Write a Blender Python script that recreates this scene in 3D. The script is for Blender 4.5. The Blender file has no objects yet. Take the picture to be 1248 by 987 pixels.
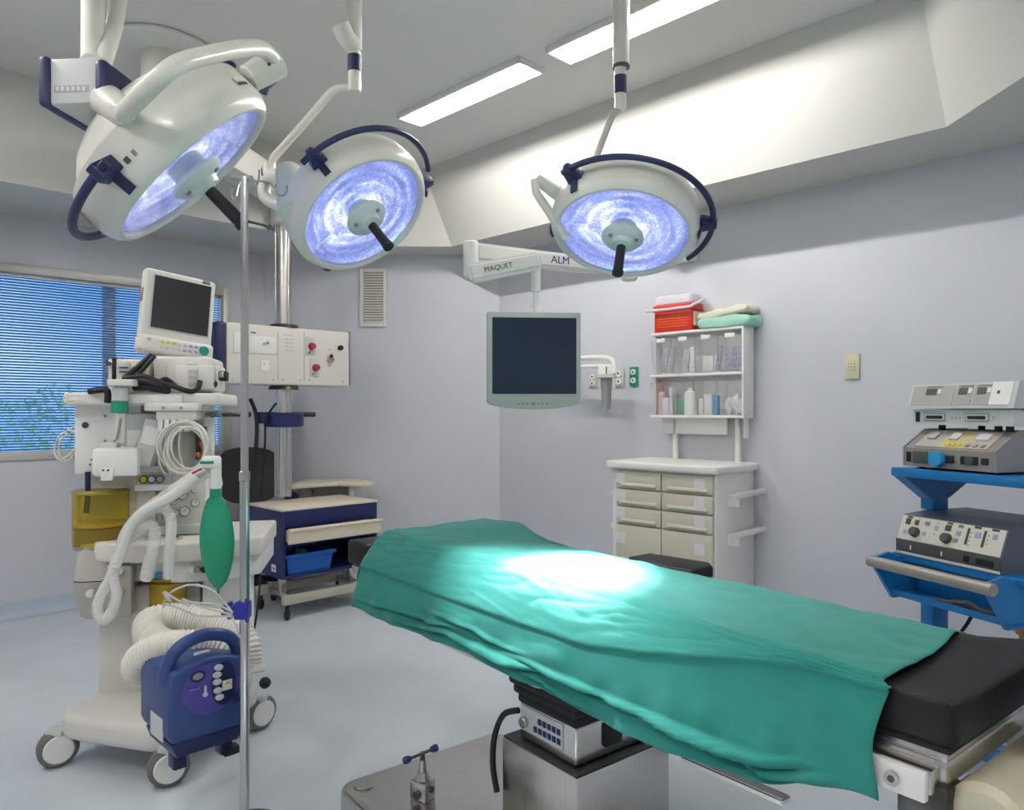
import bpy, bmesh, math, random
from mathutils import Vector, Matrix, noise
random.seed(7)
PI = math.pi
sc = bpy.context.scene
COL = sc.collection
H, F, CX, HY = 1.3, 900.0, 624.0, 500.0      # camera height, focal length (px), principal column, horizon row

def V(*a): return Vector(a)
def P(px, py, Y):
    return V((px - CX) / F * Y, Y, H - (py - HY) / F * Y)

# ------------------------------------------------------------------ materials
MATS = {}
def mat(name, col, rough=0.5, metal=0.0, spec=0.5, vary=0.04, scale=8.0, bump=0.0, bscale=60.0, trans=0.0, ior=1.45,
        emit=None, estr=0.0, alpha=1.0, coat=0.0, sheen=0.0, aniso=None):
    if name in MATS: return MATS[name]
    m = bpy.data.materials.new(name); m.use_nodes = True
    nt = m.node_tree; b = nt.nodes['Principled BSDF']
    b.inputs['Roughness'].default_value = rough
    b.inputs['Metallic'].default_value = metal
    b.inputs['Specular IOR Level'].default_value = spec
    b.inputs['Transmission Weight'].default_value = trans
    b.inputs['IOR'].default_value = ior
    b.inputs['Alpha'].default_value = alpha
    b.inputs['Coat Weight'].default_value = coat
    b.inputs['Sheen Weight'].default_value = sheen
    tc = nt.nodes.new('ShaderNodeTexCoord')
    mp = nt.nodes.new('ShaderNodeMapping')
    if aniso: mp.inputs['Scale'].default_value = aniso
    nt.links.new(tc.outputs['Object'], mp.inputs['Vector'])
    nz = nt.nodes.new('ShaderNodeTexNoise'); nz.inputs['Scale'].default_value = scale; nz.inputs['Detail'].default_value = 4
    nt.links.new(mp.outputs[0], nz.inputs['Vector'])
    rp = nt.nodes.new('ShaderNodeValToRGB')
    rp.color_ramp.elements[0].position = 0.3; rp.color_ramp.elements[1].position = 0.7
    rp.color_ramp.elements[0].color = tuple(max(0, c * (1 - vary)) for c in col) + (1,)
    rp.color_ramp.elements[1].color = tuple(min(1, c * (1 + vary)) for c in col) + (1,)
    nt.links.new(nz.outputs['Fac'], rp.inputs['Fac'])
    nt.links.new(rp.outputs['Color'], b.inputs['Base Color'])
    if bump:
        n2 = nt.nodes.new('ShaderNodeTexNoise'); n2.inputs['Scale'].default_value = bscale; n2.inputs['Detail'].default_value = 5
        nt.links.new(mp.outputs[0], n2.inputs['Vector'])
        bp = nt.nodes.new('ShaderNodeBump'); bp.inputs['Strength'].default_value = bump; bp.inputs['Distance'].default_value = 0.01
        nt.links.new(n2.outputs['Fac'], bp.inputs['Height']); nt.links.new(bp.outputs[0], b.inputs['Normal'])
    if emit:
        b.inputs['Emission Color'].default_value = tuple(emit) + (1,)
        b.inputs['Emission Strength'].default_value = estr
    MATS[name] = m
    return m

def clear_mat(name, tint=(1, 1, 1), gloss=0.08, dens=0.0):
    m = bpy.data.materials.new(name); m.use_nodes = True; nt = m.node_tree
    nt.nodes.clear()
    out = nt.nodes.new('ShaderNodeOutputMaterial')
    tr = nt.nodes.new('ShaderNodeBsdfTransparent'); tr.inputs[0].default_value = tuple(tint) + (1,)
    gl = nt.nodes.new('ShaderNodeBsdfGlossy'); gl.inputs['Roughness'].default_value = 0.08
    df = nt.nodes.new('ShaderNodeBsdfDiffuse'); df.inputs[0].default_value = tuple(min(1, .2 + .8 * c) for c in tint) + (1,)
    lw_ = nt.nodes.new('ShaderNodeLayerWeight'); pw = nt.nodes.new('ShaderNodeMath'); pw.operation = 'POWER'; pw.inputs[1].default_value = 4
    nt.links.new(lw_.outputs['Facing'], pw.inputs[0]); fr = nt.nodes.new('ShaderNodeMath'); fr.operation = 'MULTIPLY_ADD'; fr.inputs[1].default_value = .5; fr.inputs[2].default_value = .03
    nt.links.new(pw.outputs[0], fr.inputs[0])
    mx0 = nt.nodes.new('ShaderNodeMixShader'); mx0.inputs[0].default_value = dens
    nt.links.new(tr.outputs[0], mx0.inputs[1]); nt.links.new(df.outputs[0], mx0.inputs[2])
    mx = nt.nodes.new('ShaderNodeMixShader')
    nt.links.new(fr.outputs[0], mx.inputs[0]); nt.links.new(mx0.outputs[0], mx.inputs[1]); nt.links.new(gl.outputs[0], mx.inputs[2])
    nt.links.new(mx.outputs[0], out.inputs['Surface'])
    MATS[name] = m
    return m

# surfaces
m_wall = mat('wall_paint', (.61, .62, .67), .55, vary=.015, scale=2, bump=.02, bscale=200)
m_ceil = mat('ceiling_paint', (.74, .73, .70), .8, vary=.015, scale=2)
m_bulk = mat('bulkhead_paint', (.60, .59, .56), .7, vary=.015, scale=2)
m_floor = mat('vinyl_floor', (.62, .67, .72), .32, spec=.35, vary=.05, scale=3)
m_cove = mat('vinyl_cove', (.50, .58, .68), .35, vary=.03)
m_alu = mat('window_aluminium', (.56, .54, .50), .4, metal=.3)
m_slat = None
m_cream = mat('cream_enamel', (.70, .69, .63), .3, vary=.02, coat=.2)
m_white = mat('white_plastic', (.84, .83, .80), .4, vary=.02)
m_offw = mat('offwhite_plastic', (.74, .71, .66), .45, vary=.02)
m_wgrey = mat('warm_grey_plastic', (.50, .47, .43), .5, vary=.03)
m_lgrey = mat('light_grey_plastic', (.58, .60, .59), .45, vary=.02)
m_mgrey = mat('mid_grey_plastic', (.28, .28, .28), .5, vary=.03)
m_dgrey = mat('dark_grey_plastic', (.075, .075, .075), .5, vary=.05)
m_black = mat('black_plastic', (.008, .008, .009), .6, vary=.1)
m_rubber = mat('black_rubber', (.02, .02, .02), .7, vary=.1)
m_vinylb = mat('black_pad_vinyl', (.009, .009, .010), .5, spec=.35, vary=.15, bump=.15, bscale=350)
m_navy = mat('navy_plastic', (.018, .022, .085), .4, vary=.05)
m_navyc = mat('navy_enamel', (.013, .02, .10), .4, vary=.04)
m_steel = mat('stainless_steel', (.62, .60, .57), .26, metal=1, vary=.05, scale=3, aniso=(40, 40, 1.5))
m_chrome = mat('chrome', (.52, .51, .49), .2, metal=1, vary=.03)
m_gunmetal = mat('dark_steel', (.08, .075, .07), .35, metal=.7, vary=.05)
m_brass = mat('brass', (.45, .28, .10), .32, metal=1, vary=.1)
m_beige = mat('beige_laminate', (.74, .66, .52), .4, vary=.02)
m_drawer = mat('drawer_beige', (.60, .58, .47), .45, vary=.02)
m_blue = mat('blue_enamel', (.010, .165, .43), .35, vary=.04)
m_bluebin = mat('blue_bin_plastic', (.006, .10, .42), .4, vary=.04)
m_warmblue = mat('warmer_blue', (.028, .058, .20), .38, vary=.05)
m_warmnavy = mat('warmer_navy', (.010, .018, .085), .38, vary=.05)
m_purple = mat('panel_purple', (.075, .06, .30), .4, vary=.04)
m_royal = mat('clamp_blue', (.02, .025, .28), .4, vary=.05)
m_drape = mat('green_drape', (.028, .24, .205), .85, spec=.2, vary=.06, scale=14, bump=.12, bscale=500, sheen=.15)
m_bag = mat('green_rubber', (.015, .30, .165), .45, vary=.06)
m_hose = mat('corrugated_hose', (.76, .73, .66), .55, vary=.02)
m_screen = mat('dark_screen', (.018, .032, .058), .16, spec=.4, vary=.03)
m_screen2 = mat('charcoal_screen', (.034, .034, .036), .2, spec=.4, vary=.03)
m_red = mat('red_plastic', (.62, .03, .02), .4, vary=.04)
m_crimson = mat('crimson_plug', (.42, .03, .05), .4, vary=.04)
m_lilac = mat('lilac_white_plastic', (.72, .68, .76), .4, vary=.02)
m_yellow = mat('yellow_plastic', (.7, .55, .04), .4, vary=.04)
m_green = mat('green_plastic', (.01, .28, .16), .4, vary=.04)
m_skyblue = mat('skyblue_plastic', (.03, .30, .62), .4, vary=.04)
m_keyblue = mat('key_blue', (.30, .42, .62), .5, vary=.03)
m_paper = mat('paper_label', (.72, .70, .74), .7, vary=.08, scale=90)
m_clothc = mat('cream_cloth', (.78, .74, .60), .85, vary=.04, bump=.2, bscale=80)
m_clothg = mat('pale_green_cloth', (.38, .66, .55), .85, vary=.06, bump=.2, bscale=80)
m_taupe = mat('taupe_panel', (.27, .25, .225), .45, vary=.04)
m_gpanel = mat('grey_device_panel', (.42, .40, .38), .45, vary=.03)
m_panel = mat('pale_device_panel', (.66, .64, .54), .45, vary=.03)
m_slategrey = mat('slate_cover', (.10, .11, .15), .45, vary=.04)
m_outlet = mat('beige_outlet', (.66, .62, .44), .4, vary=.02)
m_fabric = mat('charcoal_fabric', (.05, .05, .05), .9, vary=.1, bump=.2, bscale=300)
m_leaf = mat('hedge_leaf', (.60, .78, .42), .6, vary=.35, scale=3)
m_ground = mat('outdoor_ground', (.45, .47, .42), .9, vary=.1)
m_text = mat('dark_lettering', (.06, .06, .07), .5)
m_purptext = mat('purple_lettering', (.10, .04, .28), .5)
m_glass = clear_mat('window_glass', (.93, .96, .98))
m_binclear = clear_mat('clear_bin_plastic', (.96, .96, .97), dens=.16)
m_tubeclear = clear_mat('clear_hose', (.97, .97, .94), dens=.60)
m_amber = clear_mat('amber_plastic', (.86, .76, .17), dens=.07)
m_lampglass = clear_mat('lamp_glass', (.97, .98, 1.0))
m_amberliq = mat('amber_fill', (.62, .47, .05), .35, vary=.06)

def emit_mat(name, col, strength):
    m = bpy.data.materials.new(name); m.use_nodes = True; nt = m.node_tree; nt.nodes.clear()
    out = nt.nodes.new('ShaderNodeOutputMaterial'); e = nt.nodes.new('ShaderNodeEmission')
    e.inputs[0].default_value = tuple(col) + (1,); e.inputs[1].default_value = strength
    nt.links.new(e.outputs[0], out.inputs[0]); MATS[name] = m
    return m
LIGHT = 205.0
m_tube = emit_mat('lit_diffuser', (1.0, .97, .92), LIGHT)

def reflector_mat():
    """facetted mirror of a lit surgical lamp: bluish mirror that glows, brightest in streaks round the bulb"""
    m = bpy.data.materials.new('lit_reflector'); m.use_nodes = True; nt = m.node_tree
    b = nt.nodes['Principled BSDF']; L = nt.links.new
    tc = nt.nodes.new('ShaderNodeTexCoord')
    sx = nt.nodes.new('ShaderNodeSeparateXYZ'); L(tc.outputs['Object'], sx.inputs[0])
    # polar coordinates of the mirror
    at = nt.nodes.new('ShaderNodeMath'); at.operation = 'ARCTAN2'; L(sx.outputs['Y'], at.inputs[0]); L(sx.outputs['X'], at.inputs[1])
    ln = nt.nodes.new('ShaderNodeVectorMath'); ln.operation = 'LENGTH'
    cm = nt.nodes.new('ShaderNodeCombineXYZ'); L(sx.outputs['X'], cm.inputs[0]); L(sx.outputs['Y'], cm.inputs[1])
    L(cm.outputs[0], ln.inputs[0])
    ca = nt.nodes.new('ShaderNodeMath'); ca.operation = 'MULTIPLY'; ca.inputs[1].default_value = .45; L(at.outputs[0], ca.inputs[0])
    cr = nt.nodes.new('ShaderNodeMath'); cr.operation = 'MULTIPLY'; cr.inputs[1].default_value = 17.0; L(ln.outputs['Value'], cr.inputs[0])
    pv = nt.nodes.new('ShaderNodeCombineXYZ'); L(ca.outputs[0], pv.inputs[0]); L(cr.outputs[0], pv.inputs[1])
    n1 = nt.nodes.new('ShaderNodeTexNoise'); n1.inputs['Scale'].default_value = 1.3; n1.inputs['Detail'].default_value = 3
    n1.inputs['Distortion'].default_value = .35
    L(pv.outputs[0], n1.inputs['Vector'])
    vo = nt.nodes.new('ShaderNodeTexVoronoi'); vo.inputs['Scale'].default_value = 130
    L(tc.outputs['Object'], vo.inputs['Vector'])
    ad = nt.nodes.new('ShaderNodeMath'); ad.operation = 'MULTIPLY_ADD'; ad.inputs[1].default_value = .20
    hb = nt.nodes.new('ShaderNodeMapRange'); hb.inputs['From Min'].default_value = .06; hb.inputs['From Max'].default_value = .17
    hb.inputs['To Min'].default_value = .15; hb.inputs['To Max'].default_value = -.03; L(ln.outputs['Value'], hb.inputs['Value'])
    a2 = nt.nodes.new('ShaderNodeMath'); a2.operation = 'ADD'; L(n1.outputs['Fac'], a2.inputs[0]); L(hb.outputs[0], a2.inputs[1])
    L(vo.outputs['Color'], ad.inputs[0]); L(a2.outputs[0], ad.inputs[2])
    rp = nt.nodes.new('ShaderNodeValToRGB')
    e = rp.color_ramp.elements
    e[0].position = .46; e[0].color = (.11, .13, .36, 1)
    e[1].position = .84; e[1].color = (1, 1, 1, 1)
    x = e.new(.62); x.color = (.25, .29, .60, 1)
    x = e.new(.71); x.color = (.50, .56, .85, 1)
    L(ad.outputs[0], rp.inputs[0])
    b.inputs['Base Color'].default_value = (.35, .4, .65, 1)
    b.inputs['Metallic'].default_value = 1; b.inputs['Roughness'].default_value = .25
    L(rp.outputs[0], b.inputs['Emission Color']); b.inputs['Emission Strength'].default_value = .85
    MATS['refl'] = m
    return m
m_refl = reflector_mat()
def translucent_mat(name, col, f):
    m = bpy.data.materials.new(name); m.use_nodes = True; nt = m.node_tree; nt.nodes.clear()
    out = nt.nodes.new('ShaderNodeOutputMaterial'); a = nt.nodes.new('ShaderNodeBsdfDiffuse'); b = nt.nodes.new('ShaderNodeBsdfTranslucent')
    tc = nt.nodes.new('ShaderNodeTexCoord'); nz = nt.nodes.new('ShaderNodeTexNoise'); nz.inputs['Scale'].default_value = 6; nt.links.new(tc.outputs['Object'], nz.inputs['Vector'])
    rp = nt.nodes.new('ShaderNodeValToRGB')
    for i, k in ((0, .94), (1, 1.06)): rp.color_ramp.elements[i].color = tuple(c * k for c in col) + (1,)
    nt.links.new(nz.outputs['Fac'], rp.inputs[0])
    for q in (a, b): nt.links.new(rp.outputs[0], q.inputs[0])
    x = nt.nodes.new('ShaderNodeMixShader'); x.inputs[0].default_value = f
    nt.links.new(a.outputs[0], x.inputs[1]); nt.links.new(b.outputs[0], x.inputs[2]); nt.links.new(x.outputs[0], out.inputs[0])
    return m
m_slat = translucent_mat('blind_slat', (.34, .54, .74), .68)

# ------------------------------------------------------------------ mesh builder
class MB:
    def __init__(s): s.v = []; s.f = []; s.mi = []
    def absorb(s, bm, M=None, m=0):
        o = len(s.v); bm.verts.index_update()
        for v in bm.verts: s.v.append((M @ v.co) if M is not None else v.co.copy())
        for f in bm.faces: s.f.append([o + v.index for v in f.verts]); s.mi.append(m)
        bm.free(); return s
    def raw(s, vs, fs, M=None, m=0):
        o = len(s.v)
        for v in vs: s.v.append((M @ Vector(v)) if M is not None else Vector(v))
        for f in fs: s.f.append([o + i for i in f]); s.mi.append(m)
        return s
    def box(s, x0, x1, y0, y1, z0, z1, M=None, b=0.0, seg=2, m=0):
        bm = bmesh.new()
        bmesh.ops.create_cube(bm, size=1)
        dx, dy, dz = abs(x1 - x0), abs(y1 - y0), abs(z1 - z0)
        for v in bm.verts:
            v.co = V((x0 + x1) / 2 + v.co.x * dx, (y0 + y1) / 2 + v.co.y * dy, (z0 + z1) / 2 + v.co.z * dz)
        if b:
            b = min(b, .45 * min(dx, dy, dz))
            bmesh.ops.bevel(bm, geom=bm.edges[:], offset=b, segments=seg, affect='EDGES', profile=.5)
        return s.absorb(bm, M, m)
    def cyl(s, p0, p1, r0, r1=None, n=24, M=None, m=0, b=0.0):
        r1 = r0 if r1 is None else r1
        p0 = Vector(p0); p1 = Vector(p1); d = (p1 - p0); L = d.length; d.normalize()
        q = d.to_track_quat('Z', 'Y').to_matrix().to_4x4(); q.translation = p0
        if b:
            prof = [(0, 0), (r0 - b, 0), (r0, b), (r1, L - b), (r1 - b, L), (0, L)]
        else:
            prof = [(0, 0), (r0, 0), (r1, L), (0, L)]
        return s.lathe(prof, (M @ q) if M is not None else q, n, m)
    def lathe(s, prof, M=None, n=32, m=0, a0=0, a1=None):
        vs = []; fs = []; rows = []
        full = a1 is None
        k = n if full else n + 1
        for r, z in prof:
            if abs(r) < 1e-7:
                rows.append([len(vs)] * k); vs.append((0, 0, z))
            else:
                row = []
                for i in range(k):
                    a = (2 * PI * i / n) if full else a0 + (a1 - a0) * i / n
                    row.append(len(vs)); vs.append((r * math.cos(a), r * math.sin(a), z))
                rows.append(row)
        for j in range(len(rows) - 1):
            for i in range(n):
                i2 = (i + 1) % k
                q = [rows[j][i], rows[j][i2], rows[j + 1][i2], rows[j + 1][i]]
                q2 = []
                for x in q:
                    if x not in q2: q2.append(x)
                if len(q2) > 2: fs.append(q2)
        return s.raw(vs, fs, M, m)
    def tube(s, pts, r, n=12, closed=False, M=None, m=0, cap=True):
        pts = [Vector(p) for p in pts]; k = len(pts)
        rs = r if isinstance(r, (list, tuple)) else [r] * k
        vs = []; fs = []
        def tan(i):
            if closed: return (pts[(i + 1) % k] - pts[i - 1]).normalized()
            return (pts[min(i + 1, k - 1)] - pts[max(i - 1, 0)]).normalized()
        t = tan(0); a = V(0, 0, 1) if abs(t.z) < .9 else V(1, 0, 0)
        nrm = (a - t * a.dot(t)).normalized()
        for i in range(k):
            t2 = tan(i); nrm = (nrm - t2 * nrm.dot(t2))
            if nrm.length < 1e-6: nrm = t2.orthogonal()
            nrm.normalize(); bn = t2.cross(nrm)
            for j in range(n):
                c = 2 * PI * j / n
                vs.append(pts[i] + (nrm * math.cos(c) + bn * math.sin(c)) * rs[i])
        for i in range(k if closed else k - 1):
            i2 = (i + 1) % k
            for j in range(n):
                j2 = (j + 1) % n
                fs.append([i * n + j, i * n + j2, i2 * n + j2, i2 * n + j])
        if cap and not closed:
            fs.append(list(range(n))[::-1]); fs.append([(k - 1) * n + j for j in range(n)])
        return s.raw(vs, fs, M, m)
    def prism(s, poly, z0, z1, M=None, b=0.0, m=0, seg=2, hole=None):
        bm = bmesh.new()
        vs = [bm.verts.new((x, y, z0)) for x, y in poly]
        f = bm.faces.new(vs); bm.normal_update()
        r = bmesh.ops.extrude_face_region(bm, geom=[f])
        for e in r['geom']:
            if isinstance(e, bmesh.types.BMVert): e.co.z = z1
        bmesh.ops.recalc_face_normals(bm, faces=bm.faces[:])
        if b:
            ed = [e for e in bm.edges if len(e.link_faces) == 2 and e.calc_face_angle(0) > .5]
            bmesh.ops.bevel(bm, geom=ed, offset=b, segments=seg, affect='EDGES', profile=.5)
        return s.absorb(bm, M, m)
    def sphere(s, c, r, sc_=(1, 1, 1), M=None, m=0, n=20):
        bm = bmesh.new(); bmesh.ops.create_uvsphere(bm, u_segments=n, v_segments=max(6, n // 2), radius=r)
        for v in bm.verts: v.co = V(c[0] + v.co.x * sc_[0], c[1] + v.co.y * sc_[1], c[2] + v.co.z * sc_[2])
        return s.absorb(bm, M, m)
    def obj(s, name, mats, parent=None, smooth=35, label=None):
        me = bpy.data.meshes.new(name)
        # origin at the centre of the base of the part
        xs = [v.x for v in s.v]; ys = [v.y for v in s.v]; zs = [v.z for v in s.v]
        o = V((min(xs) + max(xs)) / 2, (min(ys) + max(ys)) / 2, min(zs))
        me.from_pydata([tuple(v - o) for v in s.v], [], s.f)
        if not isinstance(mats, (list, tuple)): mats = [mats]
        for mm in mats: me.materials.append(mm)
        for p, i in zip(me.polygons, s.mi): p.material_index = i
        bm = bmesh.new(); bm.from_mesh(me); bmesh.ops.recalc_face_normals(bm, faces=bm.faces[:]); bm.to_mesh(me); bm.free()
        if smooth:
            me.polygons.foreach_set('use_smooth', [True] * len(me.polygons))
            me.set_sharp_from_angle(angle=math.radians(smooth))
        me.update()
        ob = bpy.data.objects.new(name, me); COL.objects.link(ob)
        ob['wo'] = o
        wp = V(0, 0, 0)
        if parent is not None:
            ob.parent = parent; wp = Vector(parent['wo'])
        ob.location = o - wp
        if label: ob['label'] = label
        return ob

def thing(name, label, cat, loc, group=None):
    o = bpy.data.objects.new(name, None); COL.objects.link(o)
    o.empty_display_size = .1
    o.location = loc; o['wo'] = Vector(loc)
    o['label'] = label; o['category'] = cat
    if group: o['group'] = group
    return o
def tag(o, label, cat, group=None):
    o['label'] = label; o['category'] = cat
    if group: o['group'] = group
    return o
def struct(o): o['kind'] = 'structure'; return o

def smooth_path(pts, k=8, closed=False):
    pts = [Vector(p) for p in pts]; out = []
    n = len(pts)
    for i in range(n if closed else n - 1):
        if closed: a, b, c, d = pts[i - 1], pts[i], pts[(i + 1) % n], pts[(i + 2) % n]
        else: a, b, c, d = pts[max(i - 1, 0)], pts[i], pts[i + 1], pts[min(i + 2, n - 1)]
        for j in range(k):
            t = j / k
            out.append(.5 * ((2 * b) + (c - a) * t + (2 * a - 5 * b + 4 * c - d) * t * t + (3 * b - a - 3 * c + d) * t ** 3))
    if not closed: out.append(pts[-1])
    return out
def arc_pts(c, r, a0, a1, n, ex, ey):
    return [Vector(c) + (Vector(ex) * math.cos(a0 + (a1 - a0) * i / n) + Vector(ey) * math.sin(a0 + (a1 - a0) * i / n)) * r for i in range(n + 1)]
def sstep(a, b, x):
    t = max(0, min(1, (x - a) / (b - a))); return t * t * (3 - 2 * t)

class Fr:
    """a thing's own frame: u runs along its front, v into its depth"""
    def __init__(s, ox, oy, deg):
        a = math.radians(deg); s.o = V(ox, oy, 0)
        s.u = V(math.cos(a), math.sin(a), 0); s.vv = V(-math.sin(a), math.cos(a), 0)
        s.M = Matrix(((s.u.x, s.vv.x, 0, ox), (s.u.y, s.vv.y, 0, oy), (0, 0, 1, 0), (0, 0, 0, 1)))
    def w(s, u, v, z): return s.o + s.u * u + s.vv * v + V(0, 0, z)
    def U(s, px, v):
        t = (px - CX) / F
        return (t * (s.o.y + v * s.vv.y) - s.o.x - v * s.vv.x) / (s.u.x - t * s.u.y)
    def Z(s, py, u, v):
        return H - (py - HY) / F * (s.o.y + u * s.u.y + v * s.vv.y)
    def at(s, px, py, v):
        u = s.U(px, v); return u, s.Z(py, u, v)
    def pt(s, px, py, v):
        u, z = s.at(px, py, v); return s.w(u, v, z)
    def box(s, mb, px0, px1, py0, py1, v0, v1, b=.006, m=0, seg=2):
        u0, u1 = s.U(px0, v0), s.U(px1, v0); um = (u0 + u1) / 2
        z1, z0 = s.Z(py0, um, v0), s.Z(py1, um, v0)
        return mb.box(u0, u1, v0, v1, z0, z1, s.M, b, seg, m)
    def disc(s, mb, px, py, v, r, d=.008, m=0, n=20, r1=None):
        p = s.pt(px, py, v)
        return mb.cyl(p, p - s.vv * d, r, r1, n, None, m)

def lettering(txt, size, origin, xdir, ydir, material, name, parent, depth=.001):
    cu = bpy.data.curves.new(name, 'FONT'); cu.body = txt; cu.size = size; cu.extrude = depth
    cu.align_x = 'CENTER'; cu.align_y = 'CENTER'; cu.resolution_u = 3
    ob = bpy.data.objects.new('tmp_text', cu); COL.objects.link(ob)
    dg = bpy.context.evaluated_depsgraph_get()
    me = bpy.data.meshes.new_from_object(ob.evaluated_get(dg))
    COL.objects.unlink(ob); bpy.data.objects.remove(ob)
    x = Vector(xdir).normalized(); y = Vector(ydir); y = (y - x * y.dot(x)).normalized(); z = x.cross(y)
    mb = MB(); M = Matrix(((x.x, y.x, z.x, origin[0]), (x.y, y.y, z.y, origin[1]), (x.z, y.z, z.z, origin[2]), (0, 0, 0, 1)))
    mb.raw([v.co for v in me.vertices], [list(p.vertices) for p in me.polygons], M)
    bpy.data.meshes.remove(me)
    return mb.obj(name, material, parent, smooth=0)
# ------------------------------------------------------------------ the room
ZC, ZS = 3.10, 2.52
WALL = [(-3.3, 4.45), (-1.95, 5.8), (-.10, 5.8), (2.45, 3.25), (2.45, -1.0), (1.2, -2.2), (-2.0, -2.2), (-3.3, -.9)]
BOT = [(-2.75, 3.90), (-1.15, 5.5), (-.45, 5.5), (1.87, 3.18), (1.87, -.8), (.95, -1.65), (-1.75, -1.65), (-2.75, -.65)]
TOP = [(-2.70, 3.86), (-1.13, 5.5), (-.66, 5.5), (1.72, 3.12), (1.72, -.75), (.88, -1.55), (-1.70, -1.55), (-2.70, -.6)]
NAMES = ['wall_left', 'wall_back', 'wall_right', 'wall_east', 'wall_southeast', 'wall_south', 'wall_southwest', 'wall_west']
WIN = (.04, 1.64, .985, 2.22)
for i in range(8):
    a = V(*WALL[i], 0); b = V(*WALL[(i + 1) % 8], 0)
    d = b - a; L = d.length
    fr = Fr(a.x, a.y, math.degrees(math.atan2(d.y, d.x)))
    mb = MB()
    if i == 0:
        u0, u1, z0, z1 = WIN
        mb.box(-.1, u0, 0, .14, 0, ZC, fr.M); mb.box(u1, L + .05, 0, .14, 0, ZC, fr.M)
        mb.box(u0, u1, 0, .14, 0, z0, fr.M); mb.box(u0, u1, 0, .14, z1, ZC, fr.M)
        lw = fr
    else:
        mb.box(-.05, L + .05, 0, .12, 0, ZC, fr.M)
    struct(mb.obj(NAMES[i], m_wall, smooth=0))
    mb = MB()      # coved vinyl skirting
    mb.raw([(u, v, z) for u in (-.0, L) for v, z in ((0, .10), (-.006, .10), (-.008, .04), (-.02, .014), (-.05, .002), (0, .002))],
           [[k, (k + 1) % 6, 6 + (k + 1) % 6, 6 + k] for k in range(6)], fr.M)
    struct(mb.obj('baseboard_' + NAMES[i][5:], m_cove, smooth=60))

mb = MB(); mb.prism(WALL, -.08, 0); struct(mb.obj('floor', m_floor, smooth=0))
mb = MB(); mb.prism(WALL, ZC, ZC + .08); struct(mb.obj('ceiling', m_ceil, smooth=0))
vs = [(x, y, ZS) for x, y in WALL] + [(x, y, ZS) for x, y in BOT] + [(x, y, ZC) for x, y in TOP] + [(x, y, ZC) for x, y in WALL]
fs = []
for i in range(8):
    j = (i + 1) % 8
    for r in range(3): fs.append([r * 8 + i, r * 8 + j, r * 8 + 8 + j, r * 8 + 8 + i])
mb = MB(); mb.raw(vs, fs); struct(mb.obj('trim_1', m_bulk, smooth=0))

# window
win = bpy.data.objects.new('window_1', None); COL.objects.link(win); win['kind'] = 'structure'
u0, u1, z0, z1 = WIN
win.location = lw.w((u0 + u1) / 2, 0, z0); win['wo'] = Vector(win.location)
mb = MB()
for a in ((u0, u0 + .06, z0, z1), (u1 - .06, u1, z0, z1), (u0 + .06, u1 - .06, z0, z0 + .055), (u0 + .06, u1 - .06, z1 - .055, z1)):
    mb.box(a[0], a[1], -.015, .09, a[2], a[3], lw.M, .004)
mb.obj('window_frame', m_alu, win)
um = lw.U(136, .05)
mb = MB(); mb.box(um - .04, um + .04, .095, .125, z0 + .055, z1 - .055, lw.M, .003); mb.obj('mullion', m_alu, win)
mb = MB(); mb.box(u0 + .06, u1 - .06, .105, .11, z0 + .05, z1 - .05, lw.M); mb.obj('window_pane', m_glass, win, smooth=0)
mb = MB()
n = 62
for k in range(n):
    z = z0 + .065 + (z1 - z0 - .14) * k / (n - 1)
    a = math.radians(32); hw = .0105
    c, s_ = math.cos(a) * hw, math.sin(a) * hw
    v = .05
    mb.raw([(u, v + dv, z + dz) for u in (u0 + .065, u1 - .065) for dv, dz in ((-c, s_), (0, .002), (c, -s_), (0, -.0005))],
           [[0, 1, 5, 4], [1, 2, 6, 5], [2, 3, 7, 6], [3, 0, 4, 7]], lw.M)
bl = thing('venetian_blind', 'blue slatted venetian blind hanging across the left wall window', 'blind', lw.w((u0 + u1) / 2, .05, z0 + .055))
mb.obj('slats', m_slat, bl, smooth=0)
mb = MB(); mb.box(u0 + .062, u1 - .062, .035, .065, z1 - .075, z1 - .055, lw.M, .003); mb.obj('head_rail', m_white, bl)
# outdoors, seen through the slats
mb = MB(); mb.raw([(-14, 3, -.6), (-3, 3, -.6), (-3, 14, -.6), (-14, 14, -.6)], [[0, 1, 2, 3]])
mb.raw([(-14, 3, -.7), (-3, 3, -.7), (-3, 14, -.7), (-14, 14, -.7)], [[0, 3, 2, 1]]); 
g = mb.obj('ground', m_ground, smooth=0); struct(g)
# keep the outdoor ground clear of the room
g.location += V(-2.6, 2.6, 0)
mb = MB()
rnd = random.Random(3)
for k in range(5200):
    t = rnd.uniform(-1.6, 2.6); dd = rnd.gauss(0, .35)
    zt = 1.25 + .35 * math.sin(t * 2.3) + .25 * math.sin(t * 5.1 + 1)
    z = -.55 + (zt + .55) * rnd.random() ** .7
    c = lw.w(t, 2.6 + dd, z)
    q = Matrix.Rotation(rnd.uniform(0, 6.3), 3, 'Z') @ Matrix.Rotation(rnd.uniform(-1, 1), 3, 'X')
    s_ = rnd.uniform(.03, .07)
    mb.raw([c + q @ V(-s_ * .5, 0, 0), c + q @ V(0, -s_, .01), c + q @ V(s_ * .5, 0, 0), c + q @ V(0, s_, .01)], [[0, 1, 2, 3]])
hd = mb.obj('hedge_leaves', m_leaf, smooth=0); tag(hd, 'green leafy hedge outdoors seen through the window blind', 'hedge'); hd['kind'] = 'stuff'

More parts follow.
